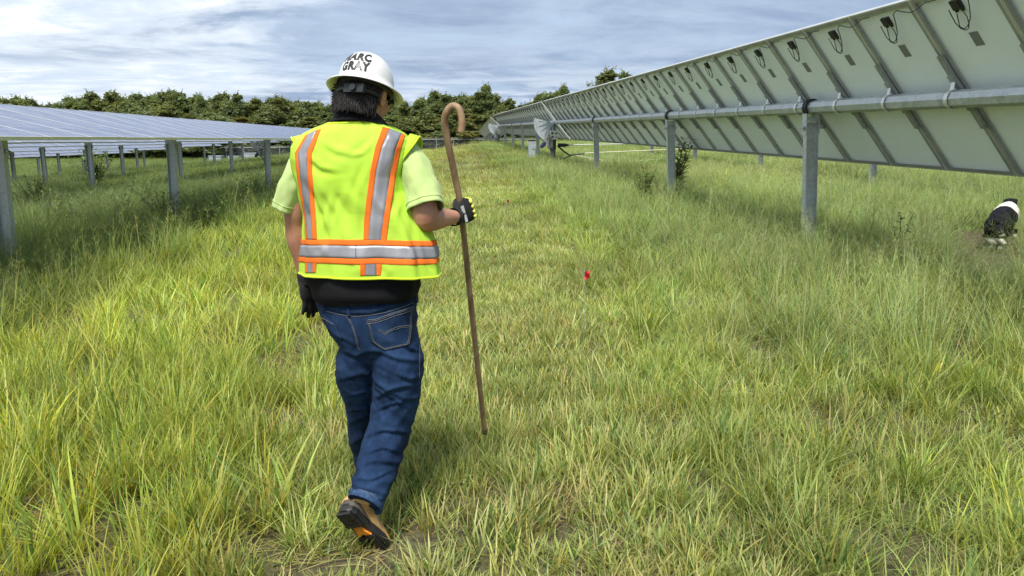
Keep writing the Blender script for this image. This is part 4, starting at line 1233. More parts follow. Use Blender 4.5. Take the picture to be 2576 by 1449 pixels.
# ---- vest
VT = [(306,836,950,.072,-.005),(312,818,968,.082,0),(322,792,992,.096,.005),(334,768,1012,.110,.01),(350,747,1030,.124,.015),(370,735,1036,.138,.02),(400,734,1030,.148,.02),(440,742,1022,.156,.02),(480,753,1030,.160,.02),(540,765,1066,.162,.02),(600,766,1090,.166,.015),(640,764,1102,.168,.01),(690,762,1115,.170,.005)]
NV = 180; MV = 120
ys = np.concatenate([np.linspace(306, 350, 26), np.linspace(350, 690, MV-26+1)[1:]])
vest_rings = []
for i, y in enumerate(ys):
    xl, xr, b, v = interp(VT, y)
    ring = torso_ring(y, xl, xr, b, v, PYAW, NV, 2.45)
    c = sum(ring, Vector())/NV
    low = float(sstep(430, 690, y)); out = []
    for j, p in enumerate(ring):
        a = 2*math.pi*j/NV
        d = (p - c); d.z = 0; d.normalize()
        back = max(0.0, -math.sin(a))
        w = .0055*math.sin(9*a + 1.5 + y*.004)*low + .0055*math.sin(5*a - y*.012)*low
        w += noise.noise(Vector((math.cos(a)*2.2, math.sin(a)*2.2, y*.0065)))*.015*(.35 + .65*low)
        w += noise.noise(Vector((math.cos(a)*5.5, math.sin(a)*5.5, y*.016)))*.0075
        # soft creases falling from the shoulder blades towards the spine
        w += .0035*math.sin(26*(a - 4.71) + (y-500)*.03*math.copysign(1, a-4.71))*back*float(sstep(430, 520, y))*float(1-sstep(590, 640, y))
        w -= .006*math.exp(-((a-4.62)/.10)**2)*float(sstep(400,520,y))*float(1-sstep(560,600,y))
        ride = .021*float(sstep(430, 600, y))*(1 - .55*float(sstep(650, 690, y)))
        out.append(p + d*w + UP*(ride*-math.sin(a)))
    vest_rings.append(out)
flat = np.array([tuple(p) for r_ in vest_rings for p in r_])
cen = np.repeat(np.array([tuple(sum(r_, Vector())/NV) for r_ in vest_rings]), NV, 0)
nn = flat - cen; nn[:,2] = 0; nn /= np.linalg.norm(nn, axis=1)[:, None]
VF_ = [((530,880),(528,1000),(530,1140)),((400,860),(380,960),(330,1120)),((470,840),(440,950),(400,1080)),((300,760),(320,900),(330,1000)),((610,700),(560,820),(540,900)),((760,760),(730,900),(735,1060)),((800,900),(760,1010),(770,1140)),((880,1040),(900,1150),(930,1300)),((950,1120),(985,1240),(1010,1340)),
       ((330,560),(420,620),(520,640)),((640,560),(560,640),(500,650)),((700,1290),(720,1340),(715,1375)),((560,1280),(545,1330),(520,1360)),((250,650),(330,720),(420,740)),((850,1180),(862,1240),(870,1300)),((340,1170),(350,1210),(345,1250))]
VF_ = [[((1050 + x/1.509)/1.5652, (180 + y/1.509)/1.5652) for x, y in q] for q in VF_]
flat = flat + nn*crease(flat, nn, VF_, .0060, 9.0)[:, None]
vest_rings = [[Vector(flat[i*NV + j]) for j in range(NV)] for i in range(len(vest_rings))]
mb = MB()
hem_c = sum(vest_rings[-1], Vector())/NV
hem_in = [p.lerp(hem_c, .025) for p in vest_rings[-1]]
hem_up = [p.lerp(hem_c, .035) + UP*.05 for p in vest_rings[-1]]
mb.loft(vest_rings + [hem_in, hem_up], False)
mb.add(vest_rings[0], [tuple(range(NV))])
vest_me = mb.mesh('vest')
vest = link('vest', vest_me, M['lime'], person, True)
VB = bvh_of(vest_me)
def cast(bvh, px, py):
    o = CAM - BASE; d = ray(px, py); loc, nr, i_, ds = bvh.ray_cast(o, d)
    if loc is not None and nr.dot(d) > 0: nr = -nr
    return loc, nr, i_, ds
def ribbon(name, mat, rows, parent, bvh, off=.0022, thick=.0035):
    """Strip laid on a garment: rows of (px, py) across, one after another along; edges turned down into the cloth."""
    grid = []
    for row in rows:
        line = []
        for (px, py) in row:
            loc, nr, idx, dist = cast(bvh, px, py)
            if loc is None: line = None; break
            line.append((loc, nr))
        if line: grid.append(line)
    mb = MB(); g2 = []
    for line in grid:
        g2.append([line[0][0] - line[0][1]*thick] + [l + nr*off for l, nr in line] + [line[-1][0] - line[-1][1]*thick])
    g2 = [[l - nr*thick for (l, nr) in ([grid[0][0]] + grid[0] + [grid[0][-1]])]] + g2 + [[l - nr*thick for (l, nr) in ([grid[-1][0]] + grid[-1] + [grid[-1][-1]])]]
    mb.grid(g2)
    return mb.build(name, mat, parent, True)
def band_rows(left, right, n=60, k=4):
    """left/right: polylines (px, py) of the strip's two edges from top to bottom, resampled."""
    L = np.array(left, float); R = np.array(right, float); rows = []
    for i in range(n):
        t = i/(n-1)
        def at(Q):
            s = np.linspace(0, 1, len(Q)); return np.array([np.interp(t, s, Q[:,0]), np.interp(t, s, Q[:,1])])
        a, b = at(L), at(R)
        rows.append([tuple(a + (b-a)*j/k) for j in range(k+1)])
    return rows
# right back stripe: orange, silver, orange
e0 = [(962,320),(944,370),(931,430),(922,500),(916,560),(914,604)]
e1 = [(979,324),(960,370),(946,430),(937,500),(930,560),(927,604)]
e2 = [(1010,336),(995,375),(983,430),(973,500),(964,560),(958,606)]
e3 = [(1019,341),(1008,375),(997,430),(987,500),(978,560),(972,608)]
ribbon('orange_stripe', M['orange'], band_rows(e0, e1), vest, VB); ribbon('reflective_stripe', M['silver'], band_rows(e1, e2), vest, VB); ribbon('orange_stripe', M['orange'], band_rows(e2, e3), vest, VB)
# left back stripe
f0 = [(768,342),(742,385),(748,440),(757,500),(766,545),(770,603)]
f1 = [(777,337),(750,385),(755,440),(763,500),(770,550),(775,603)]
f2 = [(797,328),(772,385),(774,440),(780,500),(783,550),(786,603)]
f3 = [(808,325),(785,385),(786,440),(791,500),(795,550),(797,603)]
ribbon('orange_stripe', M['orange'], band_rows(f0, f1), vest, VB); ribbon('reflective_stripe', M['silver'], band_rows(f1, f2), vest, VB); ribbon('orange_stripe', M['orange'], band_rows(f2, f3), vest, VB)
# short stripes under the waist band
for x0, x1, x2, x3 in ((769,774,787,797),(906,919,947,961)):
    y0, y1 = (660, 686) if x0 < 800 else (660, 693)
    ribbon('orange_stripe', M['orange'], band_rows([(x0,y0),(x0,y1)], [(x1,y0),(x1,y1)], 14), vest, VB)
    ribbon('reflective_stripe', M['silver'], band_rows([(x1,y0),(x1,y1)], [(x2,y0),(x2,y1)], 14), vest, VB)
    ribbon('orange_stripe', M['orange'], band_rows([(x2,y0),(x2,y1)], [(x3,y0),(x3-3,y1)], 14), vest, VB)
# waist band right round: rings of the vest between two heights
def hoop(name, mat, ya, yb, off, k=7, wob=0.0):
    rows = []
    for i in range(k):
        y = ya + (yb - ya)*i/(k-1)
        u = np.interp(y, ys, np.arange(len(ys))); a = int(u); a = min(a, len(ys)-2); w = u - a
        ring = [vest_rings[a][j].lerp(vest_rings[a+1][j], w) for j in range(NV)]
        c = sum(ring, Vector())/NV; o_ = off if 0 < i < k-1 else -.003
        rows.append([p + Vector(((p-c).x, (p-c).y, 0)).normalized()*o_ for p in ring])
    mb = MB(); mb.loft(rows, False)
    return mb.build(name, mat, vest, True)
hoop('orange_stripe', M['orange'], 601, 618, .0030); hoop('reflective_stripe', M['silver'], 615, 648, .0046, 9); hoop('orange_stripe', M['orange'], 645, 661, .0030)
hoop('neck_binding', M['lime_trim'], 307, 313, .0025, 5); hoop('hem_binding', M['lime_trim'], 684, 691, .0035, 5)
# seam down the middle of the waist band
ribbon('seam', M['dark_print'], band_rows([(895,616),(895,647)], [(896.3,616),(896.3,647)], 8, 1), vest, VB, .0052)
# armhole: a flap of vest fabric standing off the sleeve, with its binding
def armhole(tbl, seed):
    n = 56; r, f = frame(PYAW); rings = []
    for (px, py, v, a, b, ax) in tbl:
        c = P(px, py, v); d = Vector(ax).normalized()
        u = (f - d*f.dot(d)).normalized(); w = d.cross(u)
        rings.append([c + u*(a*math.cos(2*math.pi*j/n)) + w*(b*math.sin(2*math.pi*j/n)) + d*(.004*math.sin(3*2*math.pi*j/n+seed) + .020*math.cos(2*math.pi*j/n)) for j in range(n)])
    c = sum(rings[-1], Vector())/n
    mb = MB(); mb.loft(rings + [[p.lerp(c,.03) for p in rings[-1]]] + [[p.lerp(c,.05) for p in rings[0]]], False)
    o = mb.build('armhole_panel', M['lime'], vest, True)
    mb = MB(); mb.tube(rings[-1] + [rings[-1][0]], .0042, 6, False); mb.build('armhole_binding', M['lime_trim'], o, True)
armhole([(1012,385,.02,.070,.078,(VR*.88 - UP*.45 - VF*.05)),(1026,390,.018,.075,.080,(VR*.88 - UP*.45 - VF*.05)),(1034,394,.016,.076,.080,(VR*.88-UP*.45-VF*.05))], .5)
armhole([(785,388,.05,.068,.078,(-VR*.92-UP*.40+VF*.06)),(768,394,.052,.073,.082,(-VR*.92-UP*.40+VF*.06)),(757,398,.053,.073,.082,(-VR*.92-UP*.40+VF*.06))], 2.0)

# ---- jeans
mb = MB()
JT = [(738,795,1047,.148,.02),(760,799,1048,.150,.02),(795,814,1049,.150,.02),(840,842,1051,.140,.02),(875,862,1050,.125,.025),(900,868,1050,.10,.03)]
mb.loft([torso_ring(y, xl, xr, b, v, PYAW, 40, 2.5) for y, xl, xr, b, v in JT])
r_, f_ = frame(PYAW)
mb.ball(P(984, 838, -.035), (.092,.078,.100), 18, 12); mb.ball(P(893, 832, -.035), (.075,.075,.085), 18, 12)
JR = [(1000,846,.00,.072,.11),(1003,890,.00,.089,.130),(1001,935,-.005,.091,.123),(997,985,.00,.089,.112),(991,1030,.00,.086,.105),(976,1090,-.02,.080,.100),(957,1150,-.07,.076,.096),(938,1205,-.135,.070,.088),(921,1262,-.20,.066,.080)]
JL = [(908,838,.02,.066,.10),(909,880,.035,.082,.125),(906,930,.07,.086,.125),(920,1000,.15,.084,.115),(925,1060,.22,.082,.105),(930,1120,.30,.074,.10),(936,1175,.37,.068,.09),(938,1206,.41,.066,.085)]
limb(mb, JR, 28); limb(mb, JL, 28)
jm = remesh(mb, .0065, 16, .5)
A = verts_np(jm); Nn = normals_np(jm)
KR = P(995, 1015, 0); hemR = P(921,1262,-.2); hemL = P(938,1206,.41)
disp = np.zeros(len(A))
for i in range(len(A)):
    p = A[i]; v = Vector(p)
    n1 = noise.noise(Vector((p[0]*4, p[1]*4, p[2]*11 + p[0]*9 + 2.0*noise.noise(Vector((p[0]*3, p[1]*3, p[2]*3))))))
    n2 = noise.noise(Vector((p[0]*9+3, p[1]*9, p[2]*21 - p[0]*24)))
    n3 = noise.noise(Vector((p[0]*3+7, p[1]*3, p[2]*5)))
    knee = math.exp(-((p[2]-.62)/.17)**2); hem = math.exp(-((p[2]-.30)/.12)**2); seat = math.exp(-((p[2]-.86)/.07)**2)
    ridge = (1 - abs(n1)*2.2)
    disp[i] = (.0075*knee + .0075*hem + .005*seat + .0015)*ridge*.8 + .0042*n2*(knee + hem + .3) + .006*n3 + .0022*noise.noise(Vector((p[0]*22, p[1]*22, p[2]*48 + p[0]*20)))*(knee + hem + .2)
FOLDS = [((469,480),(640,560),(690,545)),((475,560),(600,640),(695,652)),((485,600),(570,645),(640,690)),((500,440),(600,470),(690,478)),((465,715),(560,672),(690,636)),((480,655),(560,600),(650,585)),
         ((430,830),(520,790),(640,800)),((378,1010),(470,1015),(575,962)),((385,965),(480,930),(600,935)),((395,1040),(470,1060),(548,1085)),((430,905),(520,870),(600,890)),((330,560),(430,530),(475,545)),((348,640),(440,615),(470,640)),
         ((358,705),(440,690),(465,720)),((365,765),(440,725),(460,735)),((380,850),(430,815),(440,815)),((310,420),(400,450),(460,440)),((430,430),(520,430),(590,470)),((560,300),(640,420),(690,440)),((250,290),(320,360),(400,400))]
def fold_px(q): return [((1050 + x/1.1422)/1.5652, (1000 + y/1.1422)/1.5652) for x, y in q]
disp += crease(A, Nn, [fold_px(q) for q in FOLDS], .0066, 5.5)
set_verts(jm, A + Nn*disp[:, None])
jeans = link('jeans', jm, M['denim'], person, True)
JB = bvh_of(jm)
def seam_line(pts, mb, r=.0011, off=.0012, n=40, bvh=None):
    r *= .72
    Q = np.array(pts, float); s = np.linspace(0,1,len(Q)); out = []
    for t in np.linspace(0,1,n):
        loc, nr, i_, d_ = cast(bvh or JB, np.interp(t,s,Q[:,0]), np.interp(t,s,Q[:,1]))
        if loc is not None: out.append(loc + nr*off)
    if len(out) > 3: mb.tube(out, r, 4)
pk = [(922,805),(1039,770)]
def pocket(poly_l, poly_r, name):
    return ribbon(name, M['denim'], band_rows(poly_l, poly_r, 26, 14), jeans, JB, .004, .004)
pr = pocket([(922,806),(928,830),(933,858),(968,883)], [(1038,771),(1037,800),(1034,845),(1030,866)], 'back_pocket')
pl_ = pocket([(812,790),(820,815),(832,842),(845,856)], [(838,812),(848,830),(858,848),(862,856)], 'back_pocket')
mb = MB()
for dy in (0, 3.5, 9): seam_line([(923,805+dy),(945,803+dy),(985,788+dy),(1038,770+dy)], mb, .0012, .0055, 30)
for dx_ in (3, 6):
    seam_line([(923+dx_,812),(930+dx_,835),(935+dx_,857),(968,883-dx_),(1029-dx_,866-dx_*.5),(1033-dx_,845),(1036-dx_,800),(1037-dx_,776)], mb, .0010, .0055, 90)
seam_line([(951,826),(959,831),(968,838),(978,830),(990,824),(1006,820),(1034,818)], mb, .0010, .0055, 40)
seam_line([(951,830),(959,835),(968,842),(978,834),(990,828),(1006,824),(1034,822)], mb, .0010, .0055, 40)
mb.build('stitching', M['thread'], pr)
mb = MB()
seam_line([(800,772),(820,782),(850,790),(872,794),(900,796),(930,793),(970,786),(1010,773),(1050,757)], mb, .0011, .0016, 60)
seam_line([(872,795),(882,812),(892,840),(898,866),(902,880)], mb, .0011, .0016, 30); seam_line([(875,795),(885,812),(895,840),(901,866),(905,880)], mb, .0011, .0016, 30)
seam_line([(812,798),(826,806),(840,815)], mb, .0012, .005, 20)
seam_line([(1052,775),(1055,800),(1056,850),(1055,900),(1054,950)], mb, .0010, .0016, 40)
mb.build('stitching', M['thread'], jeans)
ribbon('waistband', M['denim'], band_rows([(799,757),(1050,737)], [(799,770),(1050,755)], 2, 2)[:1] and [[(px, lo), (px, (lo+hi)/2), (px, hi)] for px, lo, hi in zip(np.linspace(801,1048,50), np.interp(np.linspace(801,1048,50),[801,870,930,1048],[760,777,776,742]), np.interp(np.linspace(801,1048,50),[801,870,930,1048],[772,791,791,757]))], jeans, JB, .0035)
for px, y0, y1 in ((873,772,796),(1040,742,764),(812,760,780)):
    ribbon('belt_loop', M['denim'], band_rows([(px,y0),(px+2,y1)], [(px+8,y0),(px+9,y1)], 8, 2), jeans, JB, .007)
# turned hems
def hem(c_px, a, b, d, nm, lean):
    n = 40; r, f = frame(PYAW); c = P(*c_px); d = d.normalized()
    u = (r - d*r.dot(d)).normalized(); w = d.cross(u)
    def ring(t, k): return [c + d*(t + lean*math.cos(2*math.pi*j/n) ) + u*(a*k*math.cos(2*math.pi*j/n)) + w*(b*k*math.sin(2*math.pi*j/n)) for j in range(n)]
    mb = MB(); mb.loft([ring(-.030,.98), ring(-.026,1.022), ring(-.005,1.035), ring(.010,1.035), ring(.012,1.00), ring(.0,.95), ring(-.03,.90)], False)
    o = mb.build(nm, M['denim_hem'], jeans, True)
    mb = MB()
    for t in (-.014,): mb.tube(ring(t,1.034) + ring(t,1.034)[:1], .0008, 4, False)
    mb.build('hem_stitch', M['thread'], o)
hem((920,1263,-.20), .066, .080, P(921,1262,-.20) - P(938,1205,-.135), 'hem', .012)
hem((938,1207,.41), .064, .082, P(938,1206,.41) - P(936,1175,.37), 'hem', 0)

# ---- boots
def boot(heel, toe, upv, name, ankle):
    f = (toe - heel).normalized(); u = (upv - f*upv.dot(f)).normalized(); r = f.cross(u)
    L = .285
    o = heel - f*.0
    def T(x, y, z): return o + r*x + f*(y*L) + u*z
    # outline of the sole: half widths left and right along the length
    prof = [(0.0,.012,.012),(.03,.027,.027),(.10,.036,.036),(.25,.034,.036),(.42,.030,.036),(.55,.036,.044),(.70,.046,.050),(.84,.044,.044),(.94,.031,.028),(1.0,.010,.008)]
    def outline(z, g, e=0): return [T(-a - g, y, z) for y, a, b in prof] + [T(b + g, y, z) for y, a, b in reversed(prof)]
    mb = MB()
    rings = []
    for z, g in ((-.004,.0),(.004,.004),(.022,.005),(.028,.002)): rings.append(outline(z, g))
    mb.loft(rings)
    # lugs: heel block bars and forefoot bars
    for y in np.linspace(.05, .27, 4): mb.box(T(0, y, -.010), (.062, .018, .016), Matrix((r, f, u)).transposed())
    for y in np.linspace(.57, .93, 6):
        for s in (-1, 1): mb.box(T(s*.024 + .003, y, -.008), (.030 if y < .9 else .018, .020, .012), Matrix((r, f, u)).transposed())
    bt = empty(name); bt.parent = person
    sl = mb.build('sole', M['sole'], bt)
    mb = MB(); q = [T(x,y,-.0125) for x,y in ((-.012,.31),(.018,.31),(.022,.42),(.036,.51),(.014,.50),(.004,.47),(-.008,.50),(-.024,.52),(-.016,.42))]
    mb.loft([q, [p + u*.014 for p in q]]); mb.build('sole_patch', M['shank'], sl)
    mb = MB()
    prof2 = [(0.0,.062,.030,.060),(.05,.100,.037,.07),(.15,.125,.042,.08),(.30,.130,.043,.08),(.42,.105,.041,.06),(.55,.082,.044,.05),(.70,.066,.047,.045),(.85,.056,.043,.04),(.95,.046,.030,.03),(1.0,.030,.012,.02)]
    rings = []
    for y, h, hw, k in prof2:
        ring = []
        for j in range(22):
            a = 2*math.pi*j/22
            z = .022 + (h-.022)*.5*(1+math.sin(a)); x = hw*math.copysign(abs(math.cos(a))**.6, math.cos(a))*(1 if math.sin(a) < 0 else 1-.42*math.sin(a)**2)
            ring.append(T(x + (.003 if y > .4 else 0), y*.97+.012, z))
        rings.append(ring)
    mb.loft(rings)
    mb.tube([T(0,.20,.07), (T(0,.18,.11) + ankle)/2, ankle], [.046,.045,.046], 16)
    up_me = remesh(mb, .005, 4, .5)
    bo = link('upper', up_me, M['leather'], bt, True)
    mb = MB(); rings = []
    for z, g in ((.020,.0055),(.034,.0065),(.048,.004)):
        pr_ = [(y, a, b) for y, a, b in prof if y <= .42]
        rings.append([T(-a-g, y, z - y*.05*(z>.03)) for y, a, b in reversed(pr_)] + [T(b+g, y, z - y*.05*(z>.03)) for y, a, b in pr_])
    mb.loft(rings, False, False)
    mb.build('heel_counter', M['heel_counter'], bt, True)
    mb = MB()
    for s in (-1,1):
        mb.tube([T(s*.046,.10,.062), T(s*.047,.30,.070), T(s*.048,.45,.060), T(s*.05,.62,.040)], .0014, 4)
    mb.tube([T(-.028,.50,.085), T(.028,.50,.085)], .003, 5); mb.tube([T(-.030,.44,.098), T(.030,.44,.098)], .003, 5); mb.tube([T(-.03,.38,.112), T(.03,.38,.112)], .003, 5)
    mb.build('laces', M['thread'], bt)
    return bt
heel = P(864,1283,-.245); toe = P(950,1388,-.165); toe.z = max(toe.z, .012)
shin = VR*.42 + VF*.84 + UP*.20
boot(heel, toe, shin, 'boot', P(924,1240,-.185))
hl = P(938,1215,.40); hl.z = gz(*(BASE+hl).xy) + .03
rr_, ff_ = frame(math.radians(-4))
boot(hl - ff_*.075, hl + ff_*.21, UP, 'boot', P(936,1180,.385))

# ---- gloves
mb = MB(); tips, (ra, rb, rc) = hand(mb, RW, R1, R2, RCURL, RTH, 1.14, 1.0)
gm = remesh(mb, .0034, 3, .5)
glv = link('glove', gm, M['glove'], person, True)
mb = MB()
for i, pts in enumerate(tips):
    a, b = pts[0], pts[2]; c = pts[1].copy() ; d = (b - a).normalized()
    nr = (-(rc - d*rc.dot(d))).normalized(); sd_ = d.cross(nr)
    R3 = Matrix((sd_, d, nr)).transposed()
    mb.ball(c + nr*.0105, (.0108,.0250,.0085), 12, 8, R3)
mb.build('knuckle_pad', M['glove_pad'], glv, True)
mb = MB()
edge = [p[2] - rc*.0 for p in tips]
path = [tips[0][1] - rc*.008 - rb*.012, tips[0][2] - rb*.010 - rc*.006, tips[0][2].lerp(tips[1][2],.6) + ra*.007 - rc*.004, tips[1][2].lerp(tips[2][2],.5) + ra*.008 - rc*.004, tips[2][2].lerp(tips[3][2],.5) + ra*.008 - rc*.004, tips[3][2] + rb*.010 + ra*.004 - rc*.004, tips[3][1] + rb*.012 - rc*.006]
mb.tube(path, .0042, 6); mb.build('edge_piping', M['glove_pad'], glv, True)
def cuff_ring(c, d, a, b, n=28):
    d = d.normalized(); u = d.orthogonal().normalized(); w = d.cross(u)
    return [c + u*(a*math.cos(2*math.pi*j/n)) + w*(b*math.sin(2*math.pi*j/n)) for j in range(n)]
dr = (P(1147,546,.17) - P(1126,547,.11)).normalized()
mb = MB(); mb.loft([cuff_ring(RW - dr*.022, dr, .036,.036), cuff_ring(RW - dr*.010, dr, .0355,.0355), cuff_ring(RW + dr*.012, dr, .034,.034), cuff_ring(RW - dr*.018, dr, .030,.030)], False)
mb.build('cuff', M['glove'], glv, True)
mb = MB(); n3 = -rc
cc = RW + ra*.030 - rc*.0215
mb.box(cc - rb*.018, (.016, .030, .003), Matrix((ra, rb, rc)).transposed()); mb.box(cc + rb*.018 + ra*.001, (.015, .030, .003), Matrix((ra, rb, rc)).transposed())
mb.build('glove_badge', M['glove_print'], glv)
mb = MB(); hand(mb, LW, L1, L2, LCURL, LTH, 1.10, .98)
gm = remesh(mb, .0034, 3, .5)
gl2 = link('glove', gm, M['glove'], person, True)
mb = MB(); dl = (P(769,690,.12) - P(762,650,.11)).normalized()
rg = [cuff_ring(LW + dl*t, dl, a, a*1.05) for t, a in ((-.002,.033),(.0,.0345),(.006,.034),(.010,.0355),(.016,.034),(.020,.0355),(.026,.034),(.030,.035),(.040,.034),(.0,.028))]
mb.loft(rg, False); mb.build('cuff', M['glove'], gl2, True)

# ---- hair
mb = MB()
mb.ball(H(0,-.015,.010), (.083,.096,.094), 22, 14, HM)
mb.ball(H(0,-.058,-.045), (.074,.052,.062), 20, 12, HM)
hm_ = remesh(mb, .006, 4, .5)
A = verts_np(hm_); keep = []
hair = link('hair', hm_, M['hair'], person, True)
bmh = bmesh.new(); bmh.from_mesh(hm_)
bmesh.ops.delete(bmh, geom=[v_ for v_ in bmh.verts if (v_.co - HC).dot(HF) > .000 and (v_.co-HC).dot(HU) < .03], context='VERTS')
bmh.to_mesh(hm_); bmh.free()
rh = random.Random(9); mb = MB()
for i in range(1500):
    a = rh.uniform(-1.75, 1.30)            # round the back of the head, 0 straight back
    u0 = rh.uniform(-.070, .03)
    rr0 = .086
    p = H(math.sin(a)*.084, -.014 - math.cos(a)*.094, u0)
    ln = rh.uniform(.035, .075)
    side = abs(a) > 1.5
    if side: ln *= .75
    out = HR*math.sin(a) - HF*math.cos(a)
    flip = rh.uniform(.0, .5) if a > -1.0 else rh.uniform(.5, 1.15)
    q1 = p + HU*(-ln*.5) + out*(.004 + .004*rh.random()) + HR*rh.uniform(-.006,.006)
    q2 = p + HU*(-ln*(1-.25*flip)) + out*(.003 + .02*flip*rh.random()) + HR*rh.uniform(-.012,.012)
    lim = P(905,281,0).z + .012*math.sin(a*5+1)
    if q2.z < lim: q2 = q1.lerp(q2, max(.2, (q1.z - lim)/(q1.z - q2.z + 1e-6))) if q1.z > lim else q1.lerp(q2, .3)
    mb.tube([p, q1, q2], [.0024,.0019,.0003], 4, False)
for i in range(40):                          # tuft that flicks out on the left
    p = H(-.076 + rh.uniform(-.004,.004), -.045 + rh.uniform(-.02,.02), -.005 + rh.uniform(-.03,.02))
    mb.tube([p, p - VR*.012 - UP*.012, p - VR*(.022+rh.random()*.016) - UP*rh.uniform(.0,.02)], [.003,.0022,.0004], 4, False)
mb.build('strand', M['hair'], hair, True)
# ---- glasses
gl = empty('glasses'); gl.parent = person
mb = MB()
for s in (-1, 1):
    mb.tube([H(s*.086,-.005,-.004), H(s*.082,.05,-.004), H(s*.074,.098,-.006)], .0018, 6)
    ring = [H(s*.037 + .030*math.cos(a), .104 - .012*abs(math.cos(a))*(1 if math.cos(a)*s > 0 else 0), -.016 + .022*math.sin(a)) for a in [2*math.pi*j/20 for j in range(21)]]
    mb.tube(ring, .0012, 6, False)
mb.tube([H(-.008,.108,-.008), H(.008,.108,-.008)], .0014, 6)
mb.build('glasses_frame', M['dark_print'], gl)
mg = MAT('lens'); mg.set(Base_Color=(0.9,0.95,0.92), Roughness=0.03, IOR=1.45); mg.b.inputs['Transmission Weight'].default_value = 0.9
mb = MB()
for s in (-1, 1):
    ringa = [H(s*.037 + .029*math.cos(a), .105 - .012*abs(math.cos(a))*(1 if math.cos(a)*s > 0 else 0), -.016 + .021*math.sin(a)) for a in [2*math.pi*j/20 for j in range(20)]]
    mb.loft([ringa, [p + HF*.0018 for p in ringa]])
mb.build('lens', mg.m, gl)
M['eye'] = simple('eyeball', (0.7,0.68,0.65), .2, 0, .02)
for s in (-1, 1):
    mb = MB(); mb.ball(H(s*.032,.080,-.014), .0125, 12, 8); mb.build('eye', M['eye'], person, True)

# ---- hard hat (full brim), tipped forward and a little to the right
hat = empty('hard_hat'); hat.parent = person
ht = math.radians(14)
hr_, hf_ = frame(math.radians(-30))
HTU = (UP*1.0 + hf_*.32 + VR*.02).normalized()
HTF = (hf_ - HTU*hf_.dot(HTU)).normalized(); HTR = HTF.cross(HTU)
HTC = P(921, 219, .015)
def T3(r, f, u): return HTC + HTR*r + HTF*f + HTU*u
NR = 72
def hat_ring(a, b, u, fwd=0.0): return [T3(a*math.cos(2*math.pi*j/NR), fwd + b*math.sin(2*math.pi*j/NR), u) for j in range(NR)]
shell = []
DA, DB, DH = .094, .116, .116
for k in range(1, 22):
    t = k/22*math.pi/2
    a = math.sin(t)**.86; u = math.cos(t)**.92
    shell.append(hat_ring(DA*a, DB*a, .004 + DH*u))
brim = [hat_ring(.0995,.1195,.003), hat_ring(.105,.126,-.003), hat_ring(.117,.140,-.010), hat_ring(.131,.155,-.017), hat_ring(.1330,.157,-.021), hat_ring(.1305,.1545,-.022), hat_ring(.117,.140,-.016), hat_ring(.104,.124,-.008), hat_ring(.095,.115,-.004)]
inner = [hat_ring(DA*math.sin(t)**.86*.965, DB*math.sin(t)**.86*.965, DH*math.cos(t)**.92*.96) for t in [k/12*math.pi/2 for k in range(11, 0, -1)]]
mb = MB()
top = [T3(0,0,.004+DH)]
mb.loft(shell + brim + inner, False)
mb.add(shell[0], [tuple(reversed(range(NR)))]); mb.add(inner[-1], [tuple(range(NR))])
hs_me = mb.mesh('shell')
sh = link('shell', hs_me, M['hat'], hat, True)
HB = bvh_of(hs_me)
# lettering on the shell: two lines of heavy capitals, laid on the curve
def lettering(text, size, az0, el0, squeeze):
    cu = bpy.data.curves.new('lettering', 'FONT'); cu.body = text; cu.size = size; cu.offset = size*.06; cu.space_character = 1.12
    cu.resolution_u = 3
    ob = bpy.data.objects.new('lettering', cu); COL.objects.link(ob)
    me = bpy.data.meshes.new_from_object(ob.evaluated_get(bpy.context.evaluated_depsgraph_get()))
    bpy.data.objects.remove(ob)
    bm = bmesh.new(); bm.from_mesh(me)
    bmesh.ops.triangulate(bm, faces=bm.faces)
    for _ in range(3):
        bmesh.ops.subdivide_edges(bm, edges=[e for e in bm.edges if e.calc_length() > .006], cuts=1, use_grid_fill=False)
        bmesh.ops.triangulate(bm, faces=bm.faces)
    return bm
def place_lettering(text, size, px0, py0, px1, shear):
    bm = lettering(text, size, 0, 0, 1)
    w = max(v_.co.x for v_ in bm.verts); h = max(v_.co.y for v_ in bm.verts)
    for v_ in bm.verts:
        s, t = v_.co.x/w, v_.co.y/h
        # azimuth round the shell (0 = straight at the viewer), height up the shell
        az = math.radians(lerp(px0, px1, s)); el = py0 + t*shear
        d = (-VF*math.cos(az) + VR*math.sin(az))
        o_ = T3(0,0,el)
        d = (d - HTU*d.dot(HTU)).normalized()
        loc, nr, i_, ds = HB.ray_cast(o_ + d*.4, -d)
        if loc is not None: v_.co = loc + (nr if nr.dot(d) > 0 else -nr)*.0009
    me = bpy.data.meshes.new('lettering'); bm.to_mesh(me); bm.free()
    o = link('lettering', me, M['hat_print'], sh)
    return o
place_lettering('MARC', .05, -57, .058, 3, .034)
place_lettering('GRAY', .05, -52, .019, 2, .034)
# suspension: head band, ratchet at the nape and straps
mb = MB(); n = 40
def band(u0, u1, a, b, j0=0, j1=40, fwd=-.012):
    rr1 = [T3(a*math.cos(2*math.pi*j/n), fwd + b*math.sin(2*math.pi*j/n), u0) for j in range(j0, j1+1)]
    rr2 = [T3(a*math.cos(2*math.pi*j/n), fwd + b*math.sin(2*math.pi*j/n), u1) for j in range(j0, j1+1)]
    rr3 = [T3((a+.003)*math.cos(2*math.pi*j/n), fwd + (b+.003)*math.sin(2*math.pi*j/n), u1) for j in range(j0, j1+1)]
    rr4 = [T3((a+.003)*math.cos(2*math.pi*j/n), fwd + (b+.003)*math.sin(2*math.pi*j/n), u0) for j in range(j0, j1+1)]
    mb.loft([list(x) for x in zip(rr1, rr2, rr3, rr4)], True)
band(-.020,.008,.090,.106, fwd=-.004); band(-.056,-.040,.089,.108, 24, 38, -.006)
mb.build('suspension_band', M['black'], hat, True)
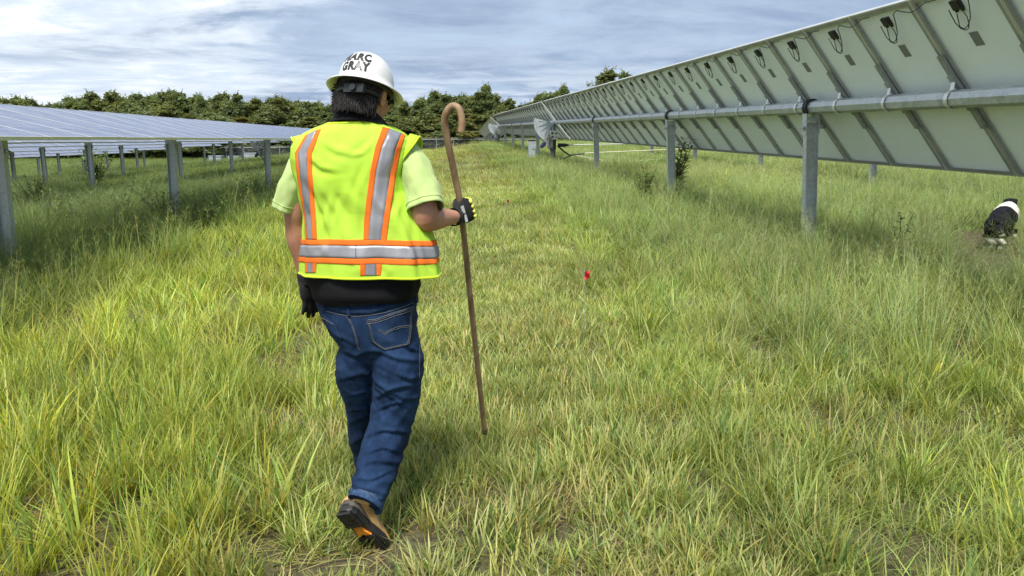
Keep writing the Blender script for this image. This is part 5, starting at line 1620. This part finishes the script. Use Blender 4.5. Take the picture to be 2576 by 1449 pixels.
mb = MB(); mc = T3(.022,-.112,-.050); MR_ = Matrix((HTR, HTF, HTU)).transposed()
mb.box(mc, (.076,.016,.030), MR_); mb.tube([mc - HTF*.008, mc - HTF*.018], .012, 16)
mb.build('ratchet', simple('dark_teal_plastic', (0.010,0.016,0.020), .45, 0, .1), hat)

# ------------------------------------------------------------------ the crook the person holds
def bez(pts, n=60):
    t = np.array(pts, float); out = []
    k = len(t)
    for i in range(k-1):
        p0 = t[max(i-1,0)]; p1 = t[i]; p2 = t[i+1]; p3 = t[min(i+2,k-1)]
        for s in range(8):
            u = s/8; out.append(0.5*((2*p1)+(-p0+p2)*u+(2*p0-5*p1+4*p2-p3)*u*u+(-p0+3*p1-3*p2+p3)*u**3))
    out.append(t[-1]); return out
palm = RW + ra*.072 + rc*.033
hd_ = (palm + BASE - CAM).dot(HD)
tipw = W(1219, 1086, 3.55)
CR0 = palm + BASE
TOPW = W(1121, 330, 2.98)
crook = empty('shepherds_crook', tipw)
tag(crook, 'brown wooden crook with a hooked top, held upright in the right glove', 'walking stick')
pts = [tipw, tipw.lerp(CR0, .33), tipw.lerp(CR0, .66), CR0, CR0.lerp(TOPW, .5) + RT*.002, TOPW]
ra_ = W(1119, 300, 2.965); arc = [ra_, W(1124,282,2.955), W(1133,270,2.95), W(1143,267,2.945), W(1153,272,2.94), W(1159,287,2.94), W(1162,305,2.94), W(1160,333,2.94)]
path = [Vector(p) for p in bez([tuple(p) for p in pts + arc])]
rad = [.0126 if i < 24 else .0128 + .0012*min(1,(i-24)/20) for i in range(len(path))]
mb = MB(); mb.tube([p - tipw for p in path], rad, 14); mb.build('shaft', M['wood'], crook, True)
mb = MB(); d_ = (pts[1]-tipw).normalized(); mb.tube([-d_*.010, d_*.012], [.0118,.0128], 14); mb.build('tip', M['black'], crook, True)
# ------------------------------------------------------------------ dog trotting away in the tall grass
DD = 9.6
def DW(px, py, v=0.0): return W(px, py, DD + v)
db = DW(2516, 600); db.z = gz(db.x, db.y)
dog = empty('dog', db)
tag(dog, 'black dog with a white collar of fur trotting away through the tall grass', 'dog')
def Q(px, py, v): return DW(px, py - 5, v) - db
mb = MB()
mb.tube([Q(2506,578,-.20), Q(2510,572,-.10), Q(2517,562,.05), Q(2526,552,.22), Q(2533,541,.38), Q(2537,533,.46), Q(2540,524,.52)], [.085,.125,.145,.150,.140,.115,.085], 18)
mb.ball(Q(2495,577,-.06), (.07,.12,.13), 14, 10); mb.ball(Q(2524,580,-.06), (.07,.12,.13), 14, 10)
mb.ball(Q(2541,518,.58), (.082,.090,.080), 16, 12); mb.tube([Q(2542,521,.62), Q(2545,527,.74)], [.05,.032], 12)
for s, px in ((-1, 2531), (1, 2551)):
    mb.loft([[Q(px-8,517,.55), Q(px+8,517,.55), Q(px+7,517,.62), Q(px-7,517,.62)], [Q(px-6+s*2,508,.54), Q(px+6+s*2,508,.54), Q(px+5+s*2,508.5,.59), Q(px-5+s*2,508.5,.59)], [Q(px+s*6-2,505,.52), Q(px+s*6+2,505,.52), Q(px+s*6+2,505.5,.55), Q(px+s*6-2,505.5,.55)]])
def dz(p, z): q = p.copy(); q.z = z; return q
for px, v, hind in ((2496,-.10,1),(2522,-.16,1),(2516,.34,0),(2548,.36,0)):
    hip = Q(px, 582, v); zt = hip.z
    if hind: mb.tube([hip, dz(hip, zt*.62) + VF*.07, dz(hip, zt*.34) - VF*.07, dz(hip, .05) - VF*.03, dz(hip, .02) + VF*.03], [.075,.050,.028,.022,.026], 10)
    else: mb.tube([hip, dz(hip, zt*.55) - VF*.03, dz(hip, zt*.25) + VF*.01, dz(hip, .02) + VF*.03], [.060,.035,.024,.027], 10)
tail = [Q(2512,574,-.26), Q(2515,582,-.36), Q(2518,592,-.40), Q(2521,600,-.40)]
mb.tube(tail, [.035,.042,.040,.020], 10)
dm = remesh(mb, .010, 3, .5)
A = verts_np(dm); Nn = normals_np(dm)
# coat colour: black with a white ruff, white tail tip and feet
col = np.zeros((len(A), 4), np.float32); col[:] = (0.006, 0.006, 0.007, 1)
axis0 = np.array(Q(2526,552,.22)); axis1 = np.array(Q(2540,524,.52)); ax = axis1 - axis0; ln = np.linalg.norm(ax); ax /= ln
tpar = (A - axis0) @ ax / ln
ruff = (tpar > .08) & (tpar < .86) & (A[:,2] > .25)
col[ruff] = (0.72, 0.68, 0.60, 1)
col[(A[:,2] < .16)] = (0.6, 0.57, 0.5, 1)
tp = np.array(Q(2521,600,-.40)); col[np.linalg.norm(A - tp, axis=1) < .045] = (0.7,0.68,0.62,1)
dp = np.array([noise.noise(Vector((p[0]*60, p[1]*60, p[2]*25))) for p in A])*.006 + np.array([noise.noise(Vector(p*14)) for p in A])*.012
set_verts(dm, A + Nn*dp[:, None])
at = dm.color_attributes.new('coat', 'FLOAT_COLOR', 'POINT'); at.data.foreach_set('color', col.ravel())
m = MAT('fur'); m.b.inputs['Specular IOR Level'].default_value = 0.2; m.set(Base_Color=m.attr('coat'), Roughness=0.65); m.bump(m.noise(220, 3, 0.7), 0.6, 0.006)
body_d = link('body', dm, m.m, dog, True)
# longer hairs standing off the coat
rd = random.Random(4); mb = MB(); cols = []
idx = rd.sample(range(len(A)), min(2600, len(A)))
A2 = verts_np(dm)
for i in idx:
    if A2[i][2] < .2: continue
    p = Vector(A2[i]); nr = Vector(Nn[i]); d = (nr*.55 - VF*.6 - UP*.45 + Vector((rd.gauss(0,.2), rd.gauss(0,.2), rd.gauss(0,.2)))).normalized()
    L = rd.uniform(.015,.035); b = len(mb.v)
    s = nr.cross(d).normalized()*.0022
    mb.add([p - s, p + s, p + d*L], [(0,1,2)]); cols += [col[i]]*3
fur = mb.mesh('fur'); at = fur.color_attributes.new('coat', 'FLOAT_COLOR', 'POINT'); at.data.foreach_set('color', np.array(cols, np.float32).ravel())
link('fur', fur, m.m, dog)

# ------------------------------------------------------------------ red marker flags on wire stems
M['flag'] = simple('red_vinyl', (0.72, 0.028, 0.035), 0.5, 0, 0.12, 20)
def flag(px, py, D, z, label):
    p = W(px, py, D); g = gz(p.x, p.y)
    o = empty('marker_flag', (p.x, p.y, g)); tag(o, label, 'marker flag', 'red marker flags')
    h = p.z - g
    mb = MB(); mb.tube([(0,0,-.05), (.01,0,h*.6), (0,0,h+.05)], .0018, 5); mb.build('wire_stem', M['galv'], o)
    rows = [[Vector((x, .012*math.sin(x*60+k), h - z*.8 + z*1.6*k/4 + .01*math.sin(x*30))) for x in np.linspace(0, z, 7)] for k in range(5)]
    mb = MB(); mb.grid(rows); fo = mb.build('flag', M['flag'], o)
    s = fo.modifiers.new('thickness', 'SOLIDIFY'); s.thickness = .001
flag(1470, 694, 5.35, .038, 'brighter red marker flag standing in the short grass near the crook')
flag(1275, 507, 9.6, .026, 'small faded red marker flag farther off along the grass path')
